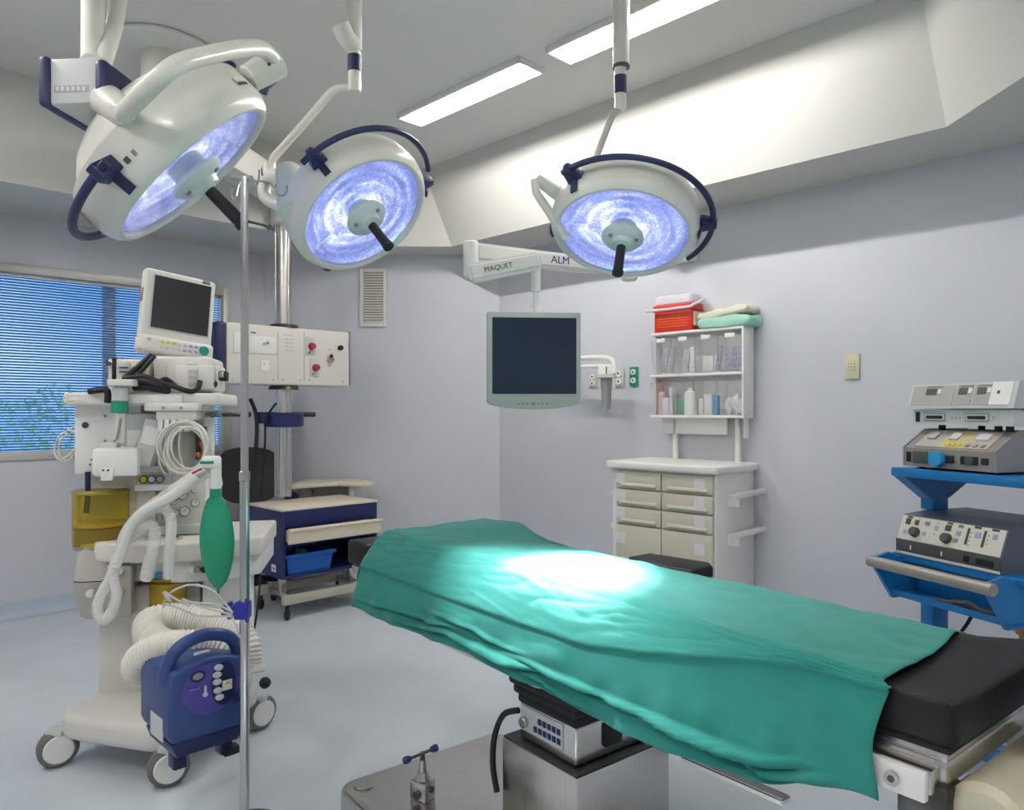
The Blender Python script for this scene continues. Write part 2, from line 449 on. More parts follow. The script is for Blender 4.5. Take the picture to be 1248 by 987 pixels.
# ceiling lights
def troffer(cx, cy, deg, L, W, label):
    fr = Fr(cx, cy, deg)
    t = thing('ceiling_light', label, 'ceiling light', (cx, cy, ZC - .02), 'recessed fluorescent ceiling lights')
    mb = MB()
    for a in ((-L / 2, L / 2, -W / 2, -W / 2 + .012), (-L / 2, L / 2, W / 2 - .012, W / 2), (-L / 2, -L / 2 + .012, -W / 2, W / 2), (L / 2 - .012, L / 2, -W / 2, W / 2)):
        mb.box(a[0], a[1], a[2], a[3], ZC - .03, ZC, fr.M, .002)
    mb.obj('light_frame', m_white, t)
    mb = MB(); mb.box(-L / 2 + .012, L / 2 - .012, -W / 2 + .012, W / 2 - .012, ZC - .006, ZC - .003, fr.M)
    mb.obj('reflector_tray', m_white, t, smooth=0)
    mb = MB(); mb.cyl((-L / 2 + .03, 0, ZC - .0145), (L / 2 - .03, 0, ZC - .0145), .008, n=16, M=fr.M); mb.obj('light_tube', m_tube, t)
    for k in range(1, 4):
        mb = MB(); u = -L / 2 + L * k / 4
        mb.box(u - .003, u + .003, -W / 2 + .012, W / 2 - .012, ZC - .029, ZC - .025, fr.M)
        mb.obj('louvre_bar', m_white, t)
troffer(-.265, 4.185, -45, 1.04, .19, 'bright white ceiling strip light, whole one left of the lamp boom')
troffer(.60, 3.36, -45, 1.04, .19, 'bright white ceiling strip light cut by the top edge, beside the right lamp boom')
troffer(-2.2, 2.3, 90, 1.04, .19, 'white ceiling strip light out of view over the anesthesia machine')
troffer(1.25, .3, 90, 1.04, .19, 'added fill strip light, unseen behind on the right')  # unseen fixture added as fill light for the walls
troffer(-2.2, .5, 90, 1.04, .19, 'added fill strip light, unseen behind on the left')  # second rear fixture put in to raise the fill, never in view
troffer(-.4, -.6, 0, 1.04, .19, 'added fill strip light, unseen behind the middle')  # added behind the camera to help light the room

# wall vent
bw = Fr(-1.95, 5.8, 0)
t = thing('air_vent', 'tall white louvred air vent high on the back wall', 'vent', bw.pt(455, 398, -.01))
mb = MB()
a0, zt = bw.at(438, 327, -.02); a1, zb = bw.at(471, 398, -.02)
for q in ((a0, a0 + .028, zb, zt), (a1 - .028, a1, zb, zt), (a0 + .028, a1 - .028, zb, zb + .03), (a0 + .028, a1 - .028, zt - .03, zt)):
    mb.box(q[0], q[1], -.022, 0, q[2], q[3], bw.M, .003)
mb.obj('vent_frame', m_offw, t)
mb = MB(); mb.box(a0 + .02, a1 - .02, -.003, 0, zb + .02, zt - .02, bw.M); mb.obj('vent_backing', m_mgrey, t, smooth=0)
mb = MB()
for k in range(19):
    z = zb + .042 + (zt - zb - .085) * k / 18
    mb.raw([(u, v, z + dz) for u in (a0 + .028, a1 - .028) for v, dz in ((-.019, -.006), (-.004, .009), (-.003, .006), (-.018, -.009))],
           [[0, 1, 5, 4], [1, 2, 6, 5], [2, 3, 7, 6], [3, 0, 4, 7]], bw.M)
mb.obj('vent_slats', m_offw, t, smooth=0)

# wall plates on the right wall
rw = Fr(-.10, 5.8, -45)
def plate(px0, px1, py0, py1, base, face, name, label, kind):
    t = thing(name, label, 'socket', rw.pt((px0 + px1) / 2, py1, 0))
    mb = MB(); rw.box(mb, px0, px1, py0, py1, -.014, 0, .004); mb.obj('cover_plate', base, t)
    um, zm = rw.at((px0 + px1) / 2, (py0 + py1) / 2, -.014)
    h = abs(rw.Z(py0, um, -.014) - rw.Z(py1, um, -.014)); w = abs(rw.U(px1, -.014) - rw.U(px0, -.014))
    if kind == 'holes':
        mb = MB(); mb.box(um - w * .27, um + w * .27, -.018, -.012, zm - h * .16, zm + h * .22, rw.M, .002); mb.obj('socket_insert', face, t)
        for du in (-.18, 0, .18):
            for dz in (.1, -.02):
                mb = MB(); p = rw.w(um + du * w, -.0185, zm + dz * h); mb.cyl(p, p - rw.vv * .001, .003, n=8); mb.obj('socket_hole', m_dgrey, t)
    else:
        for dz in (.22, -.22):
            mb = MB(); p = rw.w(um, -.012, zm + dz * h); mb.cyl(p, p - rw.vv * .012, w * .3, n=16, b=.002); mb.obj('socket_outlet', face, t)
            mb = MB(); p = rw.w(um, -.024, zm + dz * h); mb.cyl(p, p - rw.vv * .001, w * .1, n=10); mb.obj('socket_hole', m_dgrey, t)
plate(1029, 1047, 431, 462, m_outlet, m_outlet, 'wall_socket', 'beige socket plate alone on the right wall', 'holes')
plate(718, 727, 454, 472, m_lgrey, m_white, 'wall_socket', 'grey socket plate left of the hanging grey handle', 'rows')
plate(749, 760, 449, 471, m_lgrey, m_white, 'wall_socket', 'grey socket plate right of the hanging grey handle', 'rows')
plate(767, 777, 447, 470, m_green, m_white, 'wall_socket', 'green socket plate left of the supply bins', 'rows')

# white bent arm with grey handle on the right wall
t = thing('instrument_holder', 'white bent wall arm holding a grey tapered handle beside the monitor', 'holder', rw.pt(738, 500, -.2))
vv = -.22
mb = MB()
pts = [rw.pt(696, 437, vv), rw.pt(725, 436, vv), rw.pt(742, 437, vv), rw.pt(748, 443, vv), rw.pt(749, 455, vv)]
mb.tube(smooth_path(pts), .018, 14); mb.obj('upper_arm', m_white, t)
mb = MB(); mb.tube([rw.pt(696, 447, vv), rw.pt(736, 446, vv)], .012, 12); mb.obj('lower_arm', m_white, t)
mb = MB(); p = rw.pt(739, 456, vv); q = p.copy(); mb.cyl(p - V(0, 0, .012), p + V(0, 0, .062), .058, .05, b=.01); mb.obj('holder_cup', m_white, t)
mb = MB(); mb.box(-.003, .003, -.06, -.05, -.0, .045, Matrix.Translation(p) @ Matrix.Rotation(math.radians(-8), 4, 'Z')); mb.obj('slot', m_black, t)
mb = MB(); mb.cyl(p - V(0, 0, .024), p - V(0, 0, .012), .066, .07, b=.004); mb.obj('collar', m_white, t)
mb = MB(); mb.cyl(p - V(0, 0, .225), p - V(0, 0, .02), .026, .040, b=.004); mb.obj('grip', m_mgrey if False else mat('handle_grey', (.30, .30, .31), .5), t)
mb = MB(); w0 = rw.pt(696, 442, vv); mb.box(-.05, .05, -.02, .02, -.06, .06, Matrix.Translation(rw.w(rw.U(692, -.02), -.02, w0.z)) @ Matrix.Rotation(math.radians(-45), 4, 'Z'), .008)
e = rw.w(rw.U(692, -.02), -.02, w0.z); mb.cyl(e, rw.pt(696, 442, vv), .016); mb.obj('wall_mount', m_white, t)

# ------------------------------------------------------------------ surgical lamps
CAM = V(0, 0, H)
def lamp(px, py, Y, alpha, phi, S, label, rail, brackets, spot=None):
    C = P(px, py, Y); w = (CAM - C).normalized(); f = -w
    R = f.cross(V(0, 0, 1)).normalized(); U = R.cross(f)
    al = math.radians(alpha); ph = math.radians(phi)
    m = R * math.cos(al) + U * math.sin(al); A = R * math.cos(al + PI / 2) + U * math.sin(al + PI / 2)
    N = (w * math.cos(ph) + m * math.sin(ph)).normalized(); B = N.cross(A)
    M = Matrix(((A.x, B.x, N.x, C.x), (A.y, B.y, N.y, C.y), (A.z, B.z, N.z, C.z), (0, 0, 0, 1))) @ Matrix.Scale(S, 4)
    t = thing('surgical_lamp', label, 'surgical lamp', C, 'surgical lamps over the table')
    mb = MB(); mb.lathe([(.246, -.012), (.249, 0), (.254, .004), (.262, .004), (.276, -.008), (.286, -.03), (.288, -.045), (.282, -.122), (.279, -.13), (.268, -.134),
                         (.245, -.155), (.21, -.19), (.165, -.217), (.11, -.232), (.05, -.238), (0, -.239)], M, 64)
    mb.obj('lamp_dome', m_cream, t)
    mb = MB()
    mb.lathe([(.246, -.014), (.236, -.021), (.21, -.029), (.175, -.035), (.13, -.040), (.09, -.042), (.05, -.043)], Matrix.Identity(4), 60)
    # the mirror keeps its own local axes so the facets follow the lamp
    rf = mb.obj('reflector', m_refl, t, smooth=0)
    rf.matrix_parent_inverse = Matrix.Identity(4)
    off = Vector(rf['wo'])
    rf.matrix_basis = Matrix.Translation(-Vector(t['wo'])) @ M @ Matrix.Translation(off)
    rf['wo'] = C
    mb = MB(); mb.lathe([(0, -.006), (.247, -.006), (.247, -.010), (0, -.010)], M, 64); mb.obj('lamp_glass', m_lampglass, t, smooth=0)
    mb = MB(); mb.lathe([(0, -.042), (.052, -.042), (.054, -.0), (.080, .002), (.082, .012), (.07, .026), (.045, .034), (.038, .05), (.02, .055), (0, .055)], M, 36)
    mb.obj('centre_hub', mat('hub_plastic', (.60, .68, .66), .35), t)
    for k in range(3):
        a = k * 2.1 + .4
        mb = MB(); mb.cyl((.058 * math.cos(a), .058 * math.sin(a), .03), (.058 * math.cos(a), .058 * math.sin(a), .036), .008, n=10, M=M); mb.obj('hub_screw', m_mgrey, t)
    mb = MB(); mb.cyl((0, 0, .05), (0, 0, .165), .017, .019, 20, M, b=.003)
    mb.cyl((0, 0, .165), (0, 0, .185), .0215, .0215, 20, M, b=.003)
    hd = mb.obj('sterile_handle', m_rubber, t)
    a0, a1 = math.radians(rail[0]), math.radians(rail[1]); n = 40
    pts = [V(.335 * math.cos(a0 + (a1 - a0) * i / n), .335 * math.sin(a0 + (a1 - a0) * i / n), -.075) for i in range(n + 1)]
    if len(rail) > 2:      # ends bend back to the drum
        for k, i in ((0, 0), (1, n)):
            if rail[2 + k]:
                e = pts[i] * 1.0; e = V(e.x * .87, e.y * .87, -.09)
                if k == 0: pts.insert(0, e)
                else: pts.append(e)
    mb = MB(); mb.tube(pts, .0115, 12, M=M); gr = mb.obj('grab_rail', m_navy, t)
    for bd in brackets:
        a = math.radians(bd); rot = Matrix.Rotation(a, 4, 'Z')
        mb = MB()
        mb.prism([(.285, -.032), (.292, -.032), (.35, -.012), (.35, .012), (.292, .032), (.285, .032)], -.095, -.055, M @ rot, .004)
        mb.raw([(.286, -.014, -.06), (.286, .014, -.06), (.283, .014, -.008), (.283, -.014, -.008), (.298, -.014, -.06), (.298, .014, -.06), (.289, .014, -.008), (.289, -.014, -.008)],
               [[0, 1, 2, 3], [4, 5, 6, 7], [0, 1, 5, 4], [1, 2, 6, 5], [2, 3, 7, 6], [3, 0, 4, 7]], M @ rot)
        mb.obj('rail_bracket', m_navy, gr)
    return t, M, N, C

KY = 1.27
def Q(px, py, Y): return P(px, py, Y * KY)
l1, M1, N1, C1 = lamp(237, 213, 1.97 * KY, -43.4, 77.5, 1.22, 'large near surgical lamp at upper left, seen almost edge-on with deep dome', (112, 214, 0, 1), (118,))
l2, M2, N2, C2 = lamp(445, 264, 2.87, -50.4, 50, 1.0, 'middle surgical lamp tilted in front of the ceiling column', (100, -18, 0, 0), (92, -28))
l3, M3, N3, C3 = lamp(759, 287, 2.86, -98, 51, 1.0, 'right surgical lamp hanging over the operating table in front of the monitor arm', (138, -35, 0, 0), (134, 6))

# lamp 1: labels, yoke, brake box and drop tubes
def on_drum(M, psi, z, r=.2895): a = math.radians(psi); return M @ V(r * math.cos(a), r * math.sin(a), z)
def drum_sticker(M, psi, z, w, h, material, name, parent, r=.2905):
    a = math.radians(psi); da = w / 2 / r
    vs = []; n = 4
    for rr in (r, r + .001):
        for i in range(n + 1):
            aa = a - da + 2 * da * i / n
            for zz in (z - h / 2, z + h / 2): vs.append((rr * math.cos(aa), rr * math.sin(aa), zz))
    k = 2 * (n + 1); fs = []
    for i in range(n):
        fs.append([2 * i, 2 * i + 2, 2 * i + 3, 2 * i + 1]); fs.append([k + 2 * i, k + 2 * i + 2, k + 2 * i + 3, k + 2 * i + 1])
        fs.append([2 * i, 2 * i + 2, k + 2 * i + 2, k + 2 * i]); fs.append([2 * i + 1, 2 * i + 3, k + 2 * i + 3, k + 2 * i + 1])
    mb = MB(); mb.raw(vs, fs, M); return mb.obj(name, material, parent, smooth=60)
drum_sticker(M1, 28, -.055, .05, .008, m_text, 'type_plate', l1)
drum_sticker(M1, 28, -.068, .05, .012, m_paper, 'type_label', l1)
drum_sticker(M1, 108, -.06, .014, .014, m_dgrey, 'indicator_mark', l1)
drum_sticker(M1, 103, -.06, .010, .014, m_mgrey, 'indicator_mark', l1)
drum_sticker(M1, 166, -.085, .016, .045, m_crimson, 'warning_mark', l1)
j = on_drum(M1, 3, -.085); je = Q(338, 76, 2.0)
mb = MB(); mb.cyl(j, je, .045, .052, 24, b=.004); jo = mb.obj('yoke_joint', m_cream, l1)
mb = MB()
d = (je - j).normalized()
mid = j + (je - j) * .55
mb.tube([mid + V(.03, -.04, .0), mid + V(.03, -.043, .0)], .006, 10); mb.tube([mid + d * .03 + V(.03, -.038, 0), mid + d * .03 + V(.03, -.041, 0)], .006, 10); mb.obj('joint_screws', m_dgrey, jo)
mb = MB(); mb.tube([Q(320, 106, 2.02), Q(330, 92, 2.05)], [.02, .03], 14); mb.tube([Q(318, 112, 2.0), Q(321, 104, 2.0)], .022, 14); mb.obj('joint_knob', m_navy, jo)
mb = MB(); mb.sphere(Q(266, 79, 2.1), .065, (1.0, .6, .28)); mb.obj('brake_cover', m_navy, l1)
bow = smooth_path([Q(333, 72, 1.97), Q(320, 60, 1.9), Q(296, 59, 1.78), Q(250, 68, 1.63), Q(218, 78, 1.55), Q(196, 94, 1.53), Q(172, 117, 1.58), Q(150, 138, 1.66)], 8)
mb = MB(); mb.tube(bow, .0255, 18); mb.obj('bow_arm', m_cream, l1)
mb = MB(); mb.tube([Q(120, 116, 1.84), Q(135, 126, 1.76), Q(150, 137, 1.67), Q(155, 141, 1.66)], [.054, .050, .038, .024], 20); mb.obj('arm_pivot', m_cream, l1)
bx = Fr(Q(86, 100, 1.8).x, 1.8 * KY, -4)
mb = MB(); bx.box(mb, 53, 120, 70, 126, -.06, .14, .008); hb = mb.obj('brake_box', m_lgrey, l1)
def cap(px0, px1, py0, py1):
    mb = MB(); bx.box(mb, px0, px1, py0, py1, -.075, .155, .02, seg=4); mb.obj('end_cap', m_navy, hb)
cap(44, 58, 66, 128); cap(113, 128, 70, 132)
mb = MB(); bx.box(mb, 66, 108, 104, 112, -.0615, -.06, .0); mb.obj('rating_strip', m_gpanel, hb)
for k in range(6):
    mb = MB(); bx.box(mb, 68 + k * 6.5, 71 + k * 6.5, 105.5, 110.5, -.063, -.0613, .0); mb.obj('rating_mark', m_paper, hb)
ceil1 = Q(119, 60, 2.15)
mb = MB(); mb.tube(smooth_path([Q(112, 80, 1.86), Q(113, 60, 1.95), V(Q(113, 40, 2.05).x, 2.05 * KY, 2.9), V(Q(113, 40, 2.05).x, 2.05 * KY, ZC)], 6), .036, 18)
mb.obj('drop_tube', m_cream, l1)
mb = MB(); mb.tube([Q(124, 80, 1.90), Q(139, 34, 2.05), V(Q(139, 34, 2.12).x + .06, 2.12 * KY, ZC - .02)], .028, 16); mb.obj('drop_arm', m_beige if False else m_cream, l1)
mb = MB(); mb.cyl((-1.45, 2.65, ZC - .05), (-1.45, 2.65, ZC), .17, .17, 32, b=.01); mb.obj('ceiling_flange', m_cream, l1)

# lamp 2: drop tube, thin arm, joint
top = V(P(432, 100, 2.95).x, 2.95, ZC)
mb = MB(); mb.cyl(P(432, 112, 2.95), P(432, 62, 2.95), .026, .026, 20, b=.004); mb.cyl(P(432, 62, 2.95), top, .03, .03, 20); bo = mb.obj('drop_tube', m_cream, l2)
mb = MB(); mb.cyl(P(432, 88, 2.95), P(432, 68, 2.95), .0275, .0275, 20); mb.obj('navy_collar', m_navy, bo)
mb = MB(); mb.tube(smooth_path([P(415, 30, 2.9), P(422, 46, 2.92), P(432, 57, 2.95)], 6), .036, 16); mb.obj('elbow', m_cream, bo)
mb = MB(); mb.cyl(top - V(0, 0, .05), top, .15, .15, 32, b=.01); mb.obj('ceiling_flange', m_cream, l2)
mb = MB(); mb.tube(smooth_path([P(430, 108, 2.95), P(414, 108, 2.95), P(402, 114, 2.95), P(385, 134, 2.97), P(355, 168, 3.0), P(334, 192, 3.0), P(330, 205, 2.99)], 6), .016, 14); mb.obj('thin_arm', m_cream, l2)
mb = MB(); mb.tube(smooth_path([P(328, 202, 2.98), P(330, 214, 2.96), P(345, 216, 2.93), P(362, 218, 2.90), P(376, 224, 2.87)], 6), [.026] * 6 + [.034] * 19, 16); mb.obj('yoke_arm', m_cream, l2)
mb = MB(); mb.tube([P(327, 214, 3.0), P(327, 206, 3.0)], .028, 14); mb.obj('pivot_cap', m_navy, l2)
j2 = on_drum(M2, 138, -.07, .27)
mb = MB(); mb.cyl(P(352, 208, 2.84), j2, .05, .055, 24, b=.006); mb.obj('lamp_joint', mat('joint_cream', (.60, .64, .60), .35), l2)
mb = MB(); mb.tube([P(338, 226, 2.94), P(360, 232, 2.92)], .014, 12); mb.obj('joint_band', m_navy, l2)
mb = MB(); mb.tube(smooth_path([P(322, 222, 2.98), P(324, 240, 2.97), P(340, 250, 2.94), P(364, 262, 2.88), P(376, 276, 2.86)], 6), .026, 14); mb.obj('yoke_fork', m_cream, l2)
drum_sticker(M2, 170, -.05, .05, .02, m_text, 'type_plate', l2)
mb = MB(); a = math.radians(212); p0 = M2 @ V(.29 * math.cos(a), .29 * math.sin(a), -.05); mb.sphere(p0, .022); mb.obj('rail_stub', m_navy, l2)

# lamp 3: drop tube, thin arm, yoke loop
bx3 = P(757, 100, 2.95).x; top = V(bx3, 2.95, ZC)
mb = MB(); mb.cyl(P(756, 135, 2.95), P(756, 80, 2.95), .024, .024, 20, b=.004); mb.cyl(P(757, 80, 2.95), top, .033, .033, 20, b=.004); bo = mb.obj('drop_tube', m_cream, l3)
mb = MB(); mb.cyl(P(756, 115, 2.95), P(756, 93, 2.95), .0255, .0255, 20); mb.obj('navy_collar', m_navy, bo)
mb = MB(); mb.cyl(P(757, 83, 2.95), P(757, 80, 2.95), .035, .035, 20); mb.obj('dark_ring', m_dgrey, bo)
mb = MB(); mb.cyl(top - V(0, 0, .05), top, .15, .15, 32, b=.01); mb.obj('ceiling_flange', m_cream, l3)
mb = MB(); mb.tube(smooth_path([P(755, 132, 2.95), P(748, 138, 2.95), P(743, 148, 2.96), P(731, 180, 3.0), P(724, 200, 3.02), P(712, 232, 3.03)], 6), .014, 14); mb.obj('thin_arm', mat('arm_grey', (.45, .44, .41), .4), l3)
mb = MB(); mb.tube([P(700, 246, 2.9), P(676, 233, 2.86), P(656, 219, 2.84), P(652, 222, 2.83)], [.030, .028, .022, .016], 14); mb.tube([P(652, 219, 2.83), P(653, 234, 2.83), P(672, 262, 2.86), P(690, 290, 2.9)], [.016, .016, .017, .018], 14); mb.obj('yoke_loop', m_cream, l3)
mb = MB(); a = math.radians(196); p0 = M3 @ V(.292 * math.cos(a), .292 * math.sin(a), -.06); mb.sphere(p0, .026, (.6, .8, 1.3)); mb.obj('rail_stub', m_navy, l3)

# the pools of light: lamps 1 and 3 burn, lamp 3 lies on the table
def spot(name, M, target, power, size, blend, parent):
    L = bpy.data.lights.new(name, 'SPOT'); L.energy = power; L.spot_size = math.radians(size); L.spot_blend = blend; L.shadow_soft_size = .03
    L.color = (.93, .97, 1.0)
    o = bpy.data.objects.new(name, L); COL.objects.link(o)
    p = M @ V(0, 0, .20); d = Vector(target) - p
    o.rotation_euler = d.to_track_quat('-Z', 'Y').to_euler()
    o.parent = parent; o.location = p - Vector(parent['wo'])
SPOTT = P(690, 702, 2.02)
spot('lamp_bulb', M3, SPOTT, 1150, 25, 1.0, l3)
spot('lamp_bulb', M1, SPOTT + V(-.03, -.02, 0), 130, 36, 1.0, l1)
spot('lamp_bulb', M2, SPOTT + V(-.05, -.02, 0), 110, 30, 1.0, l2)

# ------------------------------------------------------------------ ceiling service column (pendant)
t = thing('service_column', 'steel ceiling service column carrying a cream socket box by the left window', 'service column', (-1.545, 5.0, .72))
cx, cy = -1.545, 5.0
mb = MB(); mb.cyl((cx, cy, .72), (cx, cy, 2.62), .052, n=36)
for a in (200, 320):
    x = cx + .052 * math.cos(math.radians(a)); y = cy + .052 * math.sin(math.radians(a)); mb.cyl((x, y, .72), (x, y, 2.6), .010, n=12)
pole = mb.obj('column_pole', m_steel, t)
arm = V(-1.75, 3.68, 0) - V(cx, cy, 0); an = math.degrees(math.atan2(arm.y, arm.x)); L = arm.length
fa = Fr(cx, cy, an)
mb = MB(); mb.prism([(-.12, -.10), (L, -.085), (L + .1, 0), (L, .085), (-.12, .10), (-.16, 0)], 2.68, 2.86, fa.M, .025); mb.obj('pendant_arm', m_cream, t)
mb = MB(); mb.cyl((cx, cy, 2.55), (cx, cy, 2.70), .085, n=32, b=.008); mb.obj('arm_bearing', m_cream, t)
mb = MB(); mb.cyl((-1.75, 3.68, 2.80), (-1.75, 3.68, ZC), .09, n=32); mb.obj('ceiling_tube', m_cream, t)
mb = MB(); mb.cyl((-1.75, 3.68, ZC - .03), (-1.75, 3.68, ZC), .26, n=40, b=.01); mb.obj('ceiling_canopy', m_ceil, t)
hf = Fr(cx + .1 * .707, cy - .1 * .707, 45)
mb = MB(); hf.box(mb, 276, 426, 399, 469.5, 0, .2, .012, seg=3); hd = mb.obj('socket_box', m_offw, t)
zt, zb = 1.852, 1.468
for z, h in ((zt + .01, .02), (zb - .018, .02)):
    mb = MB(); mb.cyl((cx, cy, z - h / 2), (cx, cy, z + h / 2 + .005), .105, .09, 36); mb.obj('pole_collar', m_gunmetal, t)
mb = MB(); hf.box(mb, 263, 276.5, 391, 464, -.005, .2, .02, seg=4); mb.obj('end_pad', m_navy, hd)
mb = MB(); hf.box(mb, 426, 428, 404, 469, -.002, .2, .003); mb.obj('edge_trim', m_mgrey, hd)
for px in (339, 371):
    mb = MB(); hf.box(mb, px - .4, px + .4, 405, 464, -.002, .0, 0); mb.obj('panel_seam', m_wgrey, hd)
for a in ((285, 303, 405, 430), (304, 337, 410, 431)):
    mb = MB(); hf.box(mb, *a, -.006, 0, .002); so = mb.obj('socket_plate', m_white, hd)
for px, py, r in ((322, 419, .011), (326, 418, .016), (322, 443, .005)):
    mb = MB(); hf.disc(mb, px, py, -.005, r, .006); mb.obj('socket_outlet', m_lgrey, hd)
    mb = MB(); hf.disc(mb, px, py, -.0105, r * .4, .002); mb.obj('socket_hole', m_dgrey, hd)
mb = MB(); hf.box(mb, 318, 328, 439, 452, -.006, 0, .002); mb.obj('switch_plate', m_white, hd)
mb = MB(); hf.box(mb, 306, 312, 404.5, 406, -.003, 0, 0); mb.obj('printed_mark', m_text, hd)
for k in range(5):
    mb = MB(); hf.box(mb, 347 + (k % 2), 358, 408 + k * 4.6, 409.3 + k * 4.6, -.0015, 0, 0); mb.obj('printed_line', m_lgrey, hd)
for a in ((373, 384, 411, 433), (378, 389, 437, 459)):
    mb = MB(); hf.box(mb, *a, -.006, 0, .002); so = mb.obj('gas_outlet_plate', m_lgrey, hd)
    mx, my = (a[0] + a[1]) / 2 + 1, (a[2] + a[3]) / 2
    mb = MB(); hf.disc(mb, mx, my, -.004, .026, .03, r1=.02); mb.obj('gas_outlet_knob', m_crimson, hd)
    mb = MB(); hf.disc(mb, mx - 3, a[3] - 3, -.004, .006, .004); mb.obj('gas_outlet_screw', m_dgrey, hd)
for px, py, r, mm in ((402, 434, .022, m_lgrey), (402, 438, .024, m_chrome), (402, 434, .012, m_black), (414, 424, .018, m_black)):
    mb = MB(); hf.disc(mb, px, py, -.001, r, .018 if mm is not m_black else .022); mb.obj('connector', mm, hd)
for px, py in ((402, 426), (402, 446), (283, 462), (333, 463), (345, 463), (366, 463), (377, 463), (418, 465)):
    mb = MB(); hf.disc(mb, px, py, 0, .0045, .003, n=8); mb.obj('screw', m_mgrey, hd)
# ring clamp and rail
zc = fa.Z(511, 0, 0)
mb = MB(); mb.cyl((cx, cy, zc - .05), (cx, cy, zc + .045), .13, n=40, b=.01); mb.obj('ring_clamp', m_navyc, t)
mb = MB(); mb.tube([P(313, 505, 4.93), P(384, 505, 5.13)], .016, 8); mb.obj('equipment_rail', m_black, t)
mb = MB(); mb.cyl(P(321, 516, 4.93), P(321, 503, 4.93), .055, n=24, b=.006); mb.obj('rail_clamp', m_navy, t)
# cables hanging from the column
def cable(pts, r, label, material=m_black, name='cable', group=None):
    mb = MB(); mb.tube(smooth_path(pts, 8), r, 8); return tag(mb.obj(name, material), label, 'cable', group)
cable([P(305, 486, 4.80), P(312, 505, 4.85), P(313, 530, 4.86), P(310, 565, 4.86), P(306, 590, 4.84), P(304, 609, 4.84)], .013, 'thick black cable hanging left of the steel column')
cable([P(337, 491, 4.88), P(330, 500, 4.87), P(324, 512, 4.86), P(323, 540, 4.87), P(320, 575, 4.88), P(318, 606, 4.87)], .007, 'thin black cable hanging between thick cable and steel column')

# ------------------------------------------------------------------ screen on its arm
t = thing('arm_monitor', 'grey flat screen hanging from a white wall arm, its screen blank', 'monitor', P(650, 497, 3.3))
ms = Fr(P(650, 440, 3.3).x, 3.3, 5)
u0, u1 = ms.U(593.5, 0), ms.U(708, 0)
zt, zb, zs = ms.Z(380, 0, 0), ms.Z(499, 0, 0), ms.Z(490, 0, 0)
poly = [(u0, zs)]
for k in range(13): 
    x = k / 12; poly.append((u0 + .006 + (u1 - u0 - .012) * x, zs - .008 - (zs - zb - .008) * math.sin(PI * x) ** .7))
poly += [(u1, zs), (u1, zt), (u0, zt)]
# the casing, cut out round the screen by building it as a bevelled slab
Mx = ms.M @ Matrix.Rotation(PI / 2, 4, 'X')
mb = MB(); mb.prism([(x, z) for x, z in poly], -.055, 0, Mx, .006); mo = mb.obj('casing', mat('monitor_casing', (.47, .51, .47), .4), t)
mb = MB(); ms.box(mb, 600, 702.5, 387, 480, -.002, .01, .0); sc_o = mb.obj('screen', m_screen, t)
for k, px in enumerate((632, 638, 643, 650, 656, 661, 667)):
    mb = MB(); ms.disc(mb, px, 492, 0, .009 if px == 650 else .0045, .003, n=12); mb.obj('button', m_mgrey, mo)
mb = MB(); mb.cyl(P(653, 382, 3.34), P(653, 352, 3.34), .014, n=18); mb.cyl(P(653, 356, 3.34), P(653, 318, 3.34), .021, n=18, b=.003); mb.obj('hanger_tube', m_white, t)
mb = MB(); mb.box(-.03, .03, -.05, .02, -.03, .03, Matrix.Translation(P(653, 384, 3.38)), .006); mb.obj('hanger_foot', m_white, t)
sa = [P(573, 333, 3.28), P(600, 329, 3.29), P(636, 319, 3.31), P(657, 312, 3.33)]
mb = MB()
# lower spring arm: tapered box between two points
def bar(mb, p, q, w0, h0, w1, h1, b=.01):
    d = (q - p).normalized(); s_ = V(d.y, -d.x, 0).normalized(); up = s_.cross(d)
    if up.z < 0: up = -up
    vs = []
    for c, w, h in ((p, w0, h0), (q, w1, h1)):
        for a_, b_ in ((-1, -1), (1, -1), (1, 1), (-1, 1)): vs.append(c + s_ * a_ * w / 2 + up * b_ * h / 2)
    bm = bmesh.new(); bv = [bm.verts.new(v) for v in vs]
    for f in ([0, 1, 2, 3], [4, 5, 6, 7], [0, 1, 5, 4], [1, 2, 6, 5], [2, 3, 7, 6], [3, 0, 4, 7]): bm.faces.new([bv[i] for i in f])
    bmesh.ops.recalc_face_normals(bm, faces=bm.faces[:])
    if b: bmesh.ops.bevel(bm, geom=bm.edges[:], offset=b, segments=3, affect='EDGES')
    mb.absorb(bm); return up
bar(mb, P(571, 334, 3.28), P(658, 318, 3.33), .07, .085, .07, .075, .014); lo = mb.obj('spring_arm', m_white, t)
mb = MB(); mb.cyl(P(574, 339, 3.3), P(574, 294, 3.3), .035, n=24, b=.008); mb.obj('elbow_post', m_white, t)
hub = V(.55, 3.62, 2.0)
mb = MB(); up = bar(mb, P(577, 308, 3.32), hub + V(.05, .06, 0), .07, .085, .06, .07, .014); hi = mb.obj('extension_arm', m_white, t)
mb = MB(); mb.cyl(hub + V(.03, .03, -.06), hub + V(.03, .03, .36), .04, n=24, b=.008); mb.obj('arm_hub', m_white, t)
wp = V(1.06, 4.58, 2.32)
mb = MB(); bar(mb, hub + V(.03, .03, .32), wp, .06, .07, .06, .07, .012); mb.obj('wall_link', m_white, t)
mb = MB(); mb.box(-.08, .08, -.05, .04, -.1, .1, Matrix.Translation(wp) @ Matrix.Rotation(math.radians(-45), 4, 'Z'), .01); mb.obj('wall_bracket', m_white, t)
d = (hub - P(577, 308, 3.32)).normalized(); s_ = V(d.y, -d.x, 0).normalized()
a0 = P(577, 308, 3.32); kx = (CX - CX + 55 / F * a0.y - a0.x) / (d.x - 55 / F * d.y)
